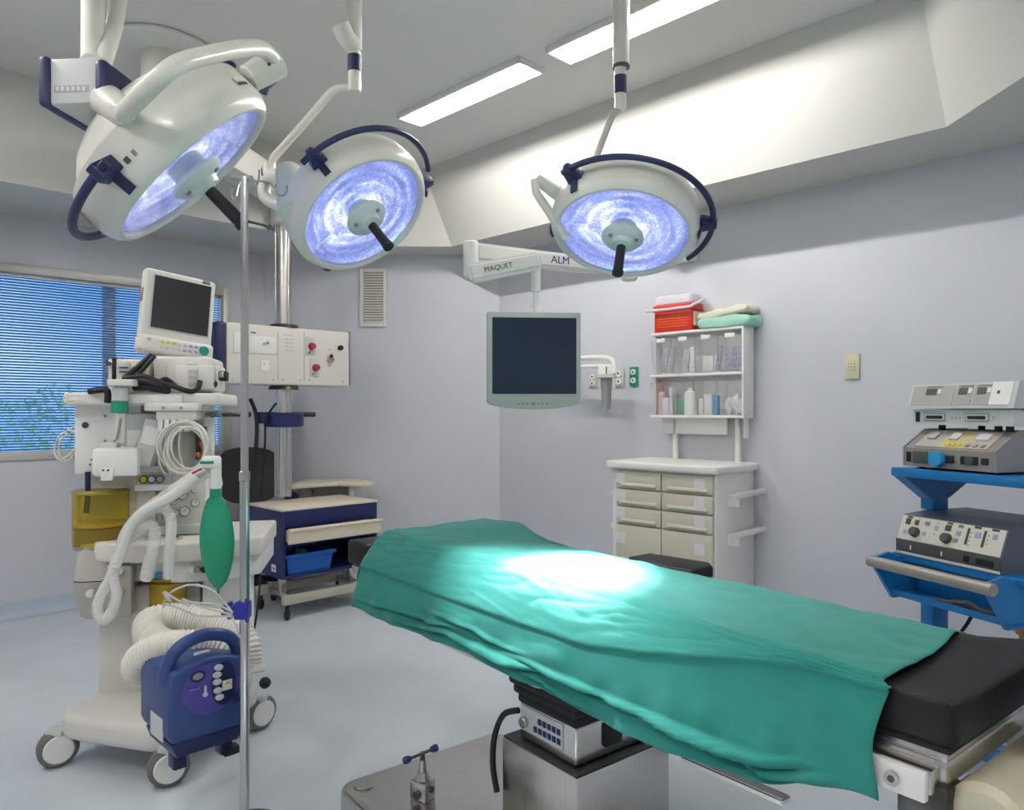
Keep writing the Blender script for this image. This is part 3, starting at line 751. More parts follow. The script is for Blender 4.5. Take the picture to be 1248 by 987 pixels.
lettering('ALM', .050, a0 + d * kx + s_ * .0352 - V(0, 0, .004), d, V(0, 0, 1), m_purptext, 'lettering', hi)
d2 = (P(658, 318, 3.33) - P(571, 334, 3.28)).normalized()
s2 = V(d2.y, -d2.x, 0).normalized(); a1 = P(571, 334, 3.28); a2 = P(658, 318, 3.33)
lettering('MAQUET', .032, a1 + (a2 - a1) * .40 + s2 * .0358, d2, V(0, 0, 1), m_text, 'lettering', lo)
# ------------------------------------------------------------------ operating table
TD = V(.618, -.785, 0); TN = V(.785, .618, 0); T0 = V(.684, 1.138, 0); ZT = .85
tf = Fr(T0.x, T0.y, math.degrees(math.atan2(TD.y, TD.x)))   # u along +d (0 = right end, negative to the left), v across
LT, WT = 1.93, .50
t = thing('operating_table', 'operating table with black pads and stainless column, mostly under the green drape', 'operating table', (.2, 2.1, 0))
mb = MB()
mb.prism([(-.012, 0), (0, .012), (0, WT - .1), (.03, WT - .06), (.03, WT - .03), (-.06, WT - .03), (-.12, WT - .075), (-1.0, WT - .075), (-1.0, .105), (-.8, .10), (-.5, .065), (-.28, .026), (-.14, 0)], ZT - .078, ZT - .004, tf.M, .010, seg=3)
mb.obj('foot_pad', m_vinylb, t)
mb = MB(); mb.box(.034, .20, WT - .32, WT + .05, ZT - .085, ZT - .01, tf.M, .015, 3); mb.obj('foot_pad_extension', m_vinylb, t)
mb = MB(); mb.box(-LT + .01, -1.01, .11, WT - .08, ZT - .075, ZT - .010, tf.M, .02, 3); mb.obj('back_pad', m_vinylb, t)
mb = MB(); mb.box(-.28, -.012, .01, WT - .06, ZT - .092, ZT - .078, tf.M, .004); mb.box(-1.9, -.28, .09, WT - .08, ZT - .092, ZT - .078, tf.M, .004); mb.obj('pad_base', m_black, t)
mb = MB(); mb.box(-LT - .0, -.02, .02, WT - .05, ZT - .15, ZT - .105, tf.M, .01); mb.box(-.3, -.02, .02, WT - .06, ZT - .11, ZT - .093, tf.M, .004); fr_ = mb.obj('table_frame', m_steel, t)
mb = MB(); mb.box(-1.75, -.03, -.012, .02, ZT - .155, ZT - .115, tf.M, .004); mb.box(-1.75, -.03, WT - .05, WT - .02, ZT - .155, ZT - .115, tf.M, .004); mb.obj('side_rail', m_steel, fr_)
mb = MB(); mb.box(-.14, -.035, -.024, -.008, ZT - .165, ZT - .118, tf.M, .004); rb = mb.obj('rail_block', m_white, fr_)
mb = MB(); p = tf.w(-.085, -.024, ZT - .142); mb.cyl(p + TN * .002, p - TN * .005, .012, n=18); mb.obj('rail_bolt', m_chrome, fr_)
mb = MB(); p = tf.w(-.085, -.028, ZT - .142); mb.cyl(p, p - TN * .002, .006, n=6); mb.obj('bolt_socket', m_dgrey, fr_)
mb = MB(); c = tf.w(.028, .03, ZT - .185); mb.cyl(c, c + TN * .36, .058, n=32, b=.012); mb.obj('end_actuator', m_cream if False else mat('actuator_cream', (.62, .57, .42), .4), t)
mb = MB(); c = tf.w(-.045, .04, ZT - .175); mb.box(-.05, .03, -.03, .03, -.04, .03, Matrix.Translation(c) @ tf.M.to_3x3().to_4x4(), .008); mb.obj('actuator_bracket', m_gunmetal, t)
mb = MB(); c = tf.w(-.02, .02, ZT - .235); mb.box(-.06, .05, -.02, .25, -.05, .02, Matrix.Translation(c) @ tf.M.to_3x3().to_4x4(), .012); mb.obj('blue_socket', m_blue, t)
mb = MB(); mb.box(-LT - .17, -LT - .02, -.01, .30, ZT - .125, ZT - .035, tf.M, .015, 3); mb.obj('head_pad', m_vinylb, t)
mb = MB(); mb.box(-LT - .15, -LT + .02, .0, .28, ZT - .16, ZT - .128, tf.M, .006); mb.obj('head_plate', m_steel, t)
# arm board behind the drape
af = Fr(tf.w(-1.16, WT + .01, 0).x, tf.w(-1.16, WT + .01, 0).y, math.degrees(math.atan2(TD.y, TD.x)))
mb = MB(); mb.prism([(0, 0), (.26, 0), (.26, .10), (.22, .14), (0, .11)], ZT - .055, ZT - .018, af.M, .01, seg=3); mb.obj('arm_board_pad', m_vinylb, t)
mb = MB(); mb.box(.02, .275, -.03, .105, ZT - .078, ZT - .058, af.M, .005); mb.obj('arm_board', m_dgrey, t)
mb = MB(); mb.box(.1, .16, -.07, -.0, ZT - .13, ZT - .08, af.M, .004); mb.obj('arm_board_clamp', m_steel, t)
# lower rail showing under the hem, long tray under the left half
mb = MB(); bar(mb, tf.w(-.52, -.00, .575), tf.w(-.28, -.01, .585), .03, .012, .03, .012, .003); mb.obj('hem_rail', m_steel, t)
mb = MB(); mb.prism([(-1.50, -.005), (-1.0, -.01), (-.90, .08), (-.90, .40), (-1.55, .42), (-1.62, .20)], .572, .66, tf.M, .02, seg=3); mb.obj('under_tray', m_cream, t)
mb = MB(); mb.box(-1.35, -.7, .12, .40, .655, ZT - .14, tf.M, .01); mb.obj('tilt_frame', m_gunmetal, t)
# column: head with control panel, bellows, box, base
cb = Fr(.167, 1.90, math.degrees(math.atan2(TD.y, TD.x)))         # near corner of the column; -u to the left
A_ = V(-.203, .244, 0).length; B_ = .365
mb = MB(); mb.box(-A_ , 0, 0, B_, .085, .352, cb.M, .006); co = mb.obj('column_box', m_steel, t)
mb = MB(); mb.box(-A_ + .004, -.004, .004, B_ - .004, .352, .356, cb.M, 0); mb.obj('column_top', m_gunmetal, co)
hx0, hx1, hy0, hy1 = -A_ + .045, -.035, .03, .30
mb = MB(); mb.box(hx0, hx1, hy0, hy1, .357, .462, cb.M, .008, 3); he = mb.obj('control_head', m_steel, t)
mb = MB(); mb.box(hx0 + .008, hx1 - .05, hy0 - .003, hy0 + .002, .385, .455, cb.M, .001); pn = mb.obj('control_panel', m_lgrey, he)
hw_ = hx1 - .05 - hx0
for r, (n, x0) in enumerate(((5, .42), (6, .32))):
    for k in range(n):
        u = hx0 + .008 + hw_ * (x0 + .105 * k); z = .431 - r * .026
        mb = MB(); mb.box(u, u + hw_ * .075, hy0 - .006, hy0 - .001, z - .008, z + .008, cb.M, .001); mb.obj('control_button', m_navyc, pn)
mb = MB(); p = cb.w(hx0 + .03, hy0, .412); mb.cyl(p, p - cb.vv * .018, .015, n=20, b=.002); mb.obj('panel_connector', m_chrome, he)
mb = MB(); mb.box(hx1 - .003, hx1 + .012, hy0 + .10, hy0 + .165, .385, .45, cb.M, .004); mb.obj('power_socket', m_black, he)
mb = MB()     # bellows
for k in range(5):
    z = .462 + .024 * k; g_ = .014 * k + .0
    mb.box(hx0 - g_ * 1.2, hx1 + g_ * .6, hy0 - .01 - g_ * .3, hy1 + g_ * .5, z, z + .027, cb.M, .010, 3)
mb.obj('bellows', m_rubber, t)
mb = MB(); mb.box(hx0 - .02, hx1 + .02, hy0, hy1 + .02, .57, .70, cb.M, .01); mb.obj('lift_post', m_gunmetal, t)
# base plate with rounded corners
def rrect(x0, x1, y0, y1, r, n=6):
    out = []
    for cx_, cy_, a in ((x1 - r, y1 - r, 0), (x0 + r, y1 - r, 90), (x0 + r, y0 + r, 180), (x1 - r, y0 + r, 270)):
        for i in range(n + 1):
            aa = math.radians(a + 90 * i / n); out.append((cx_ + r * math.cos(aa), cy_ + r * math.sin(aa)))
    return out
mb = MB(); mb.prism(rrect(-1.75, -.60, -.22, .44, .06), .012, .098, tf.M, .02, seg=4); ba = mb.obj('base_plate', m_steel, t)
mb = MB(); mb.prism(rrect(-1.73, -.62, -.20, .42, .06), .0, .012, tf.M); mb.obj('base_foot', m_rubber, ba)
mb = MB(); e = tf.w(-1.685, -.15, .097); mb.cyl(e, e + V(0, 0, .006), .034, n=24, b=.002); mb.obj('base_cap', m_chrome, ba)
# floor lock with blue T handle
c = P(515, 972, 2.29); c.z = .097
mb = MB(); Mc = Matrix.Translation(c) @ Matrix.Rotation(math.radians(-30), 4, 'Z') @ Matrix.Scale(1.12, 4)
mb.box(-.028, .028, -.024, .024, 0, .055, Mc, .006); mb.cyl((0, 0, .05), (0, 0, .075), .022, .014, 20, Mc); mb.cyl((0, 0, .07), (0, 0, .108), .012, .009, 16, Mc, b=.002); fl = mb.obj('floor_lock', m_chrome, t)
mb = MB(); mb.cyl((.034, 0, .032), (.026, 0, .032), .009, n=12, M=Mc); mb.cyl((.0, -.03, .02), (0, -.022, .02), .012, n=12, M=Mc); mb.obj('lock_screw', m_gunmetal, fl)
ha, hb_ = c + V(-.046, -.004, .122), c + V(.034, .004, .152)
mb = MB(); mb.cyl(c + V(0, 0, .11), c + V(0, 0, .143), .008, n=12); mb.tube([ha, hb_], .005, 8); hm = mb.obj('t_handle', m_gunmetal, fl)
dd = (hb_ - ha).normalized()
for p, s_ in ((ha, -1), (hb_, 1)):
    mb = MB(); mb.tube([p - dd * .012 * s_, p - dd * .006 * s_, p + dd * .008 * s_, p + dd * .014 * s_], [.006, .010, .012, .009], 14); mb.obj('handle_knob', m_navyc, fl)
# control cable
cable([cb.w(hx0 + .0, hy0 - .004, .435), cb.w(hx0 - .05, hy0 - .02, .41), cb.w(-A_ - .035, .0, .34), cb.w(-A_ - .03, -.01, .26), cb.w(-A_ - .008, -.012, .19)], .009, 'black cable looping down beside the table column')

# ------------------------------------------------------------------ the drape
def drape_pt(a, w):
    """a: 0 at right hem .. LT+overhang at left; w: 0 at far hem; across the top; then near side down to the hem"""
    s = a; ex = max(0, s - (LT + .01)); sc_ = min(s, LT + .01)
    slant = .115 * sstep(.12, .9, sc_)             # how far the near shoulder slopes
    farh = .16; top = WT - slant * .62
    hemz = .605 + .055 * (1 - sstep(0, .28, sc_)) + .010 * math.sin(sc_ * 6 + .6)
    z = ZT + .006; n = 0; fk = .055 * (1 - sstep(1.45, 1.8, sc_)); fz = .022 * (1 - sstep(1.3, 1.7, sc_))
    if w < 1:          # far side
        k = 1 - w; n = WT + .012 - fk + .01 * k; z -= farh * k + fz
    elif w < 2:        # top
        k = w - 1; n = WT + (.012 - fk) * (1 - k) - top * k; z -= fz * (1 - sstep(0, .22, k))
        z += .012 * math.exp(-((sc_ - 1.72) / .15) ** 2) * 1.6 * math.exp(-((k - .1) / .5) ** 2)
        z -= .010 * math.exp(-((sc_ - 1.5) / .12) ** 2) * math.exp(-((k - .0) / .35) ** 2)
    elif w < 3:        # shoulder slope
        k = w - 2
        n0 = WT - top; n1 = -.016 - .02 * sstep(.1, .9, sc_)
        n = n0 + (n1 - n0) * (k * .85 + .15 * math.sin(k * PI / 2)); z -= slant * .86 * (k ** 1.35) + .012 * k
    else:              # near side hang
        k = w - 3; zs = z - slant * .86 - .012
        n = -.016 - .02 * sstep(.1, .9, sc_) - .022 * k - .004 * math.sin(k * PI)
        z = zs + (hemz - zs) * k
        fold = (noise.noise(V(sc_ * 4.2, k * .9, 3.1)) * .020 + noise.noise(V(sc_ * 11, k * 1.6, 7.7)) * .012) * sstep(.0, .5, k)
        n -= fold
        n += .009 * sstep(.0, .05, k) * (1 - .5 * sstep(.05, .5, k))
        # long crease near the hem
        for (s0, s1, k0, k1, amp) in ((.2, .95, .82, .60, .026), (.9, 1.6, .66, .84, .024), (.12, .6, .93, .74, .018), (1.05, 1.4, .52, .42, .014), (.75, 1.2, .90, .72, .018), (1.3, 1.85, .55, .72, .014)):
            if s0 - .1 < sc_ < s1 + .1:
                tt = (sc_ - s0) / (s1 - s0); kc = k0 + (k1 - k0) * tt + .03 * math.sin(tt * 7)
                win_ = sstep(s0 - .1, s0 + .1, sc_) * (1 - sstep(s1 - .1, s1 + .1, sc_))
                n -= amp * win_ * (math.exp(-((k - kc) / .03) ** 2) - .6 * math.exp(-((k - kc - .05) / .03) ** 2))
    # broad softness, creases of the folded cloth
    z += .0045 * noise.noise(V(sc_ * 6, w * 2.1, 1.3)) + .0018 * noise.noise(V(sc_ * 15 + w * 4, w * 6, 5)) + .006 * max(0, noise.noise(V(sc_ * 9 + w * 9, w * 2, 9))) ** 2
    z += .004 * abs(noise.noise(V(sc_ * 5 - w * 3, w * 3.3, 2.2))) ** .5
    if 1 <= w < 2.0: z += .0022 * abs(math.sin((sc_ - .05) * PI / .42)) ** .3 - .002
    u = -sc_
    if ex > 0:
        u -= .02 * sstep(0, .05, ex) + .05 * ex; z -= ex * .93
        z = max(z, .607 + .01 * math.sin(n * 9))
        n += .02 * math.sin(n * 14 + 1) * sstep(0, .2, ex)
    # right hem leans: edge runs a touch oblique over the top
    skew = .018 * (1 if w < 1 else (2 - w if w < 2 else 0)) + .0
    tl = 1 - sstep(0, .5, s)
    u += tl * (-.10 - .04 * (1 if w < 1 else (2 - w if w < 2 else 0))) + tl * (-.01 * (w - 3) if w > 3 else 0) + tl * (-skew * .4 + .008 * math.sin(w * 5))
    return tf.w(u, n, z)
mb = MB(); na, nb = 210, 150
ws = [i / nb * 4 for i in range(nb + 1)]
as_ = [(LT + .28) * i / na for i in range(na + 1)]
vs = [drape_pt(a, w) for a in as_ for w in ws]
fs = [[i * (nb + 1) + j, i * (nb + 1) + j + 1, (i + 1) * (nb + 1) + j + 1, (i + 1) * (nb + 1) + j] for i in range(na) for j in range(nb)]
mb.raw(vs, fs); dr = mb.obj('table_drape', m_drape, smooth=180)
tag(dr, 'wide green surgical drape spread over the operating table', 'drape')
so = dr.modifiers.new('thick', 'SOLIDIFY'); so.thickness = .003; so.offset = 1

# ------------------------------------------------------------------ supply trolley with bins (right wall)
kf = Fr(.60, 4.46, -45)
uR = kf.U(872, 0)
t = thing('supply_trolley', 'white hospital trolley of beige drawers behind the operating table', 'trolley', kf.w(uR / 2, .22, 0))
D = .45
mb = MB(); mb.box(.0, uR - .0, .012, D - .01, .13, .962, kf.M, .006); bd = mb.obj('body', m_white, t)
mb = MB(); mb.prism(rrect(-.03, uR + .03, -.03, D, .03), .955, .998, kf.M, .012, seg=3); mb.obj('worktop', m_white, t)
mb = MB(); mb.box(.0, uR, .012, D - .01, .06, .13, kf.M, .004); mb.obj('plinth', m_lgrey, t)
for a in ((.06, .06), (uR - .06, .06), (.06, D - .07), (uR - .06, D - .07)):
    p = kf.w(a[0], a[1], 0); mb = MB(); mb.cyl(p + V(-.012, 0, .034), p + V(.012, 0, .034), .034, n=20, b=.005); mb.cyl(p + V(0, 0, .03), p + V(0, 0, .065), .011); mb.obj('caster', m_dgrey, t)
um = kf.U(807, 0); uL0, uR0 = kf.U(752, 0), kf.U(869.5, 0)
zr = [.945, .838, .734, .628, .395, .16]
for cidx, (a, b) in enumerate(((uL0, um - .004), (um + .004, uR0))):
    for r in range(5):
        z1_, z0_ = zr[r] - .004, zr[r + 1] + .002
        mb = MB(); mb.box(a, b, -.012, .02, z0_, z1_, kf.M, .006); dw = mb.obj('drawer', m_drawer, t)
        mb = MB(); zl = z0_ + .012
        mb.raw([(u, v, z) for u in (a + .04, b - .03) for v, z in ((-.012, zl + .022), (-.0195, zl + .010), (-.019, zl + .002), (-.012, zl + .002))],
               [[0, 1, 5, 4], [1, 2, 6, 5], [2, 3, 7, 6], [0, 1, 2, 3], [4, 5, 6, 7], [3, 0, 4, 7]], kf.M); mb.obj('drawer_grip', m_drawer, dw)
        mb = MB(); mb.box(a + .04, b - .03, -.0135, -.010, zl - .006, zl + .002, kf.M); mb.obj('grip_gap', m_taupe, dw)
        w_ = .065
        la = a + .005 if cidx == 0 else b - .045 - w_
        zt_ = z1_ - (.010 if r < 3 else .05); mb = MB(); mb.box(la, la + w_, -.0145, -.012, zt_ - .062, zt_, kf.M); mb.obj('drawer_label', m_paper, dw)
# side trays
for py in (607, 655):
    z = kf.Z(py, uR, .1)
    mb = MB()
    mb.box(uR - .002, uR + .07, .13, .40, z, z + .012, kf.M, .003); mb.box(uR + .06, uR + .072, .10, .44, z, z + .034, kf.M, .004)
    mb.box(uR - .002, uR + .07, .13, .14, z - .05, z + .02, kf.M, .003); mb.obj('side_tray', m_white, t)
for z in (.93, .80, .60):
    mb = MB(); mb.box(-.03, 0, .03, .1, z - .015, z + .015, kf.M, .006); mb.obj('side_hook', m_white, t)
# posts and bins
mb = MB()
for px in (823, 899): u = kf.U(px, .40); mb.box(u - .014, u + .014, .39, .42, .99, 1.72, kf.M, .004); 
mb = None
for px in (823, 899):
    u = kf.U(px, .40); mb = MB(); mb.box(u - .014, u + .014, .39, .42, .99, 1.40, kf.M, .004); mb.obj('rack_post', m_white, t)
bn = thing('bin_rack', 'white rack of clear tilt bins on posts above the trolley', 'bin rack', kf.w(.42, .35, 1.27))
v0 = .30; b0, b1 = kf.U(793, v0), kf.U(905, v0); zt, zm, zb = 1.775, 1.515, 1.265
mb = MB(); mb.box(b0, b1, v0 + .115, v0 + .125, zb, zt, kf.M); mb.box(b1 - .006, b1 + .006, v0, v0 + .125, zb, zt, kf.M, .002); mb.box(b0 - .004, b0 + .004, v0 + .05, v0 + .125, zb, zt, kf.M, .002); mb.obj('back_panel', m_white, bn)
for z in (zt, zm, zb):
    mb = MB(); mb.box(b0 - .004, b1 + .006, v0, v0 + .125, z - .010, z + .006, kf.M, .003); mb.obj('shelf', m_white, bn)
w4 = (b1 - b0) / 4
for z0_, z1_ in ((zm + .006, zt - .012), (zb + .006, zm - .012)):
    for k in range(4):
        a, b = b0 + w4 * k + .005, b0 + w4 * (k + 1) - .005
        mb = MB()
        prof = [(v0 + .10, z0_), (v0 + .02, z0_), (v0 - .012, z1_ - .03)]
        vs = []
        mb.raw([(u, v, z) for u in (a, b) for v, z in prof] , [[0, 1, 4, 3], [1, 2, 5, 4]], kf.M)
        for u in (a, b): mb.raw([(u, v, z) for v, z in prof + [(v0 + .10, z1_ - .03)]], [[0, 1, 2, 3]], kf.M)
        cb_ = mb.obj('clear_bin', m_binclear, bn, smooth=0)
        if z0_ > zm:
            mb = MB(); mb.box(a + .045, a + .105, v0 - .012, v0 - .009, z1_ - .045, z1_ - .02, kf.M, .001); mb.obj('bin_label', m_white, cb_)
mb = MB(); mb.box(kf.U(808, v0 + .1), kf.U(887, v0 + .1), v0 + .09, v0 + .105, 1.155, 1.258, kf.M, .004); mb.obj('lower_plate', m_white, bn)
mb = MB(); p = kf.w(b1 - .03, v0 + .08, 1.2); mb.box(-.03 + b1, b1 - .012, v0 + .06, v0 + .10, 1.14, 1.265, kf.M, .004); mb.obj('rack_bracket', m_white, bn)
# bin contents
def inbin(row, k, f0, f1, h, depth, material, name, label, cat, b=.004, z_=None):
    z0_ = (zm if row == 0 else zb) + .0075
    a = b0 + w4 * k + .012; L = w4 - .024
    mb = MB(); mb.box(a + L * f0, a + L * f1, v0 + .03, v0 + .03 + depth, z0_, z0_ + h, kf.M, b); o = mb.obj(name, material); return tag(o, label, cat)
def inbin_pack(row, k, f0, tilt, h, w_, material, name, label, cat):
    z0_ = (zm if row == 0 else zb) + .010
    a = b0 + w4 * k + .012 + (w4 - .024) * f0
    M = kf.M @ Matrix.Translation((a, v0 + .055, z0_)) @ Matrix.Rotation(math.radians(tilt), 4, 'Y')
    mb = MB(); vs = []; n = 6
    mb.prism([(-w_ / 2, -.006), (w_ / 2, -.006), (w_ / 2, .006), (-w_ / 2, .006)], 0.01, h, M, .004)
    o = mb.obj(name, material); return tag(o, label, cat)
m_pgrey = mat('packet_grey', (.42, .46, .52), .4, vary=.3, scale=60); m_plil = mat('packet_lilac', (.33, .31, .42), .4, vary=.55, scale=45)
m_pwhite = mat('packet_white', (.72, .72, .74), .4, vary=.2, scale=50)
inbin_pack(0, 0, .35, 10, .16, .035, m_pgrey, 'packet', 'grey sealed packet in the upper first clear bin, left one', 'packet')
inbin_pack(0, 0, .72, 8, .17, .03, m_pgrey, 'packet', 'grey sealed packet in the upper first clear bin, right one', 'packet')
inbin_pack(0, 1, .38, 4, .15, .04, m_pgrey, 'packet', 'grey sealed packet in the upper second clear bin, left one', 'packet')
inbin_pack(0, 1, .75, 0, .16, .035, m_pwhite, 'packet', 'whitish sealed packet in the upper second clear bin, right one', 'packet')
inbin_pack(0, 2, .38, 0, .10, .07, m_pwhite, 'packet', 'bright white packet in the upper third clear bin', 'packet')
inbin_pack(0, 2, .85, 6, .16, .03, m_plil, 'packet', 'dark narrow packet in the upper third clear bin', 'packet')
inbin_pack(0, 3, .26, 0, .14, .05, m_plil, 'packet', 'lilac patterned packet at left in the upper last clear bin', 'packet')
inbin_pack(0, 3, .70, 0, .15, .065, m_plil, 'packet', 'wide lilac patterned packet at right in the upper last clear bin', 'packet')
def bottle(k, f, r, h, body, cap_m, label, ch=.03):
    z0_ = zb + .008; p = kf.w(b0 + w4 * k + .012 + (w4 - .024) * f, v0 + .065, z0_)
    t_ = thing('bottle', label, 'bottle', p)
    mb = MB(); mb.lathe([(0, 0), (r, 0), (r, h * .8), (r * .9, h * .88), (r * .4, h * .95), (r * .38, h), (0, h)], Matrix.Translation(p), 24); mb.obj('bottle_body', body, t_)
    mb = MB(); mb.lathe([(r * .48, h * .95), (r * .46, h + ch * .5), (r * .2, h + ch), (0, h + ch)], Matrix.Translation(p), 20); mb.obj('bottle_cap', cap_m, t_)
    return t_
bottle(0, .22, .024, .15, mat('pink_plastic', (.62, .38, .42), .4), m_red, 'pink bottle with red spout in the lower first clear bin', .06)
inbin(1, 0, .40, .75, .105, .02, m_paper, 'medicine_box', 'white labelled box in the lower first clear bin', 'box')
inbin(1, 0, .78, .98, .17, .03, m_lilac, 'medicine_box', 'tall pale box at right in the lower first clear bin', 'box')
inbin(1, 1, .02, .42, .10, .04, m_green, 'green_pack', 'green pack in the lower second clear bin', 'pack', .012)
t_ = bottle(1, .62, .042, .155, m_white, m_white, 'white round jar in the lower second clear bin', .01)
inbin(1, 2, .0, .22, .10, .03, m_pwhite, 'vial_box', 'small pale box at left in the lower third clear bin', 'box')
inbin(1, 2, .26, .66, .125, .03, m_paper, 'medicine_box', 'white and black box in the lower third clear bin', 'box')
inbin(1, 2, .72, .94, .115, .03, m_skyblue, 'blue_box', 'bright blue box in the lower third clear bin', 'box')
for k, (f, h) in enumerate(((.2, .14), (.52, .155), (.82, .13))):
    z0_ = zb + .008; p = kf.w(b0 + w4 * 3 + .012 + (w4 - .024) * f, v0 + .065, z0_)
    mb = MB(); bm = bmesh.new(); bmesh.ops.create_icosphere(bm, subdivisions=3, radius=1)
    for v in bm.verts:
        q = v.co * (1 + .25 * noise.noise(v.co * 2.2 + V(k * 5, 0, 0))); v.co = V(q.x * .026, q.y * .03, h * .42 + q.z * h * .36)
    zmin = min(v.co.z for v in bm.verts)
    for v in bm.verts: v.co = p + V(v.co.x, v.co.y, v.co.z - zmin)
    mb.absorb(bm); tag(mb.obj('gauze_bundle', m_pwhite), ('crumpled white gauze bundle at left', 'tall crumpled white gauze bundle in the middle', 'crumpled white gauze bundle at right')[k] + ' of the lower last clear bin', 'gauze')
# cooler box on the rack
cf = Fr(kf.w(b0 + .015, v0 + .0, 0).x, kf.w(b0 + .015, v0, 0).y, -45)
t = thing('cooler_box', 'red and white cool box standing on the bin rack', 'cool box', cf.w(.13, .06, zt + .006))
zz = zt + .006; L = cf.U(843, 0)
mb = MB(); mb.prism(rrect(.005, L, 0, .125, .02), zz, zz + .125, cf.M, .006)
bo = mb.obj('box_body', m_red, t)
for k in range(5):
    mb = MB(); mb.box(.03, L - .03, -.003, .001, zz + .03 + k * .016, zz + .034 + k * .016, cf.M, .0); mb.obj('body_ridge', mat('red_ridge', (.75, .20, .05), .4), bo)
mb = MB(); mb.prism(rrect(-.002, L + .008, -.005, .13, .02), zz + .125, zz + .165, cf.M, .006); ld = mb.obj('box_lid', m_red, t)
mb = MB(); mb.prism(rrect(.01, L - .005, .005, .12, .02), zz + .165, zz + .225, cf.M, .012, seg=3); mb.obj('lid_top', m_lilac, ld)
mb = MB(); mb.tube(smooth_path([cf.w(L + .02, .10, zz + .19), cf.w(L + .02, -.01, zz + .15), cf.w(L - .02, -.03, zz + .135), cf.w(.0, -.03, zz + .135), cf.w(-.025, -.01, zz + .14), cf.w(-.02, .08, zz + .16)], 5), .009, 10); mb.obj('carry_handle', m_lilac, t)
mb = MB(); mb.box(L - .002, L + .004, .02, .11, zz + .03, zz + .115, cf.M, .002); mb.obj('side_sticker', m_clothc, bo)
# folded cloths
def cloth_pile(f0, f1, z0_, z1_, material, seed, label, dv=0, sk=0):
    a, b = kf.U(f0, v0 + .02), kf.U(f1, v0 + .02)
    bm = bmesh.new(); bmesh.ops.create_cube(bm, size=1)
    bmesh.ops.subdivide_edges(bm, edges=bm.edges[:], cuts=10, use_grid_fill=True)
    for v in bm.verts:
        x, y, z = v.co; r = 1 - .25 * (abs(x * 2) ** 6) * .5
        d = noise.noise(V(x * 3 + seed, y * 3, z * 2)) * .016 + noise.noise(V(x * 8 + seed, y * 9, z * 2)) * .006
        u = (a + b) / 2 + x * (b - a) * (1 - .06 * (z * 2) ** 2); vv_ = v0 + .075 + dv + y * .17 * (1 - .08 * (z * 2) ** 2)
        zz_ = (z0_ + z1_) / 2 + z * (z1_ - z0_) * r + (d if z > -.45 else max(0, d * .1)) + sk * x
        v.co = V(u, vv_, max(zz_, z0_ + (0 if sk == 0 else -1)))
    mb = MB(); mb.absorb(bm, kf.M); return tag(mb.obj('folded_cloth', material, smooth=180), label, 'cloth')
cloth_pile(853, 917, zt + .006, zt + .068, m_clothg, 2, 'pale green folded cloth on the bin rack under a cream cloth')
cloth_pile(853, 913, zt + .070, zt + .112, m_clothc, 9, 'cream folded cloth lying on top of a green cloth on the bin rack', 0, .03)
# ------------------------------------------------------------------ electrosurgery cart (right edge)
ef = Fr(1.41, 2.75, -70)
def epoly(pts, v): return [ef.pt(px, py, v) for px, py in pts]
def evz(mb, u0, u1, prof, m=0):
    """prism running along u with a profile in (v, z)"""
    n = len(prof); vs = [(u, v, z) for u in (u0, u1) for v, z in prof]
    fs = [[k, (k + 1) % n, n + (k + 1) % n, n + k] for k in range(n)] + [list(range(n)), list(range(n, 2 * n))[::-1]]
    return mb.raw(vs, fs, ef.M, m)
LS = ef.U(1252, 0)
zs = ef.Z(569, 0, 0)
t = thing('equipment_cart', 'blue steel cart carrying three electrosurgery units at the right edge', 'cart', ef.w(.27, .15, 0))
mb = MB(); mb.box(0, LS, 0, .38, zs - .032, zs, ef.M, .005); mb.obj('top_shelf', m_blue, t)
up = ef.U(1134, .16)
for uc, nm in ((.033, 'left'), (LS - .0, 'right')):
    mb = MB(); z1_ = zs - .033
    evz(mb, .006, .058, [(.008, z1_), (.37, z1_), (.225, z1_ - .085), (.135, z1_ - .085)])
    if nm == 'left': mb.obj('gusset', m_blue, t, smooth=0)
    ztop_ = ef.Z(626, ef.U(1100, .035), .035) + .011
    mb = MB(); mb.box(uc - .028, uc + .028, .14, .22, ztop_, z1_ - (.08 if nm == 'left' else 0), ef.M, .006); mb.obj('upper_post', m_blue, t)
    mb = MB(); mb.box(uc - .028, uc + .028, .14, .22, .12, ef.Z(672, ef.U(1092, 0), 0) - .03, ef.M, .006); mb.obj('lower_post', m_blue, t)
um0, zm0 = ef.at(1092, 672, .0)
mb = MB(); mb.box(um0 - .02, LS, .0, .40, zm0 - .03, zm0 - .004, ef.M, .004); mb.obj('middle_shelf', m_blue, t)
# tilted tray with bar
ub0, zb0 = ef.at(1061, 683, -.13)
zlow = ef.Z(722, ef.U(1082, -.04), -.04)
mb = MB(); LT_ = ef.U(1224, -.06); evz(mb, ub0 + .02, LT_, [(-.05, zlow), (-.05, zlow + .022), (-.045, zlow + .022), (-.045, zlow + .006), (.07, zlow + .006), (.07, zm0 - .03), (.076, zm0 - .03), (.076, zlow)]); tr = mb.obj('tray', m_blue, t, smooth=0)
for a in (ub0 + .006, LT_ - .014):
    mb = MB(); evz(mb, a, a + .014, [(-.15, zb0 + .012), (-.045, zlow - .012), (.07, zlow - .012), (.07, zm0 - .01), (-.02, zm0 - .01), (-.06, zb0 + .03)]); mb.obj('tray_side', m_blue, tr, smooth=0)
mb = MB(); mb.tube([ef.w(ub0, -.135, zb0), ef.w(ub0 + .001, -.135, zb0), ef.w(ef.U(1211, -.135), -.135, zb0)], [.016, .02, .02], 18); mb.obj('tray_bar', m_mgrey if False else mat('bar_grey', (.33, .31, .28), .4, metal=.3), tr)
mb = MB(); 
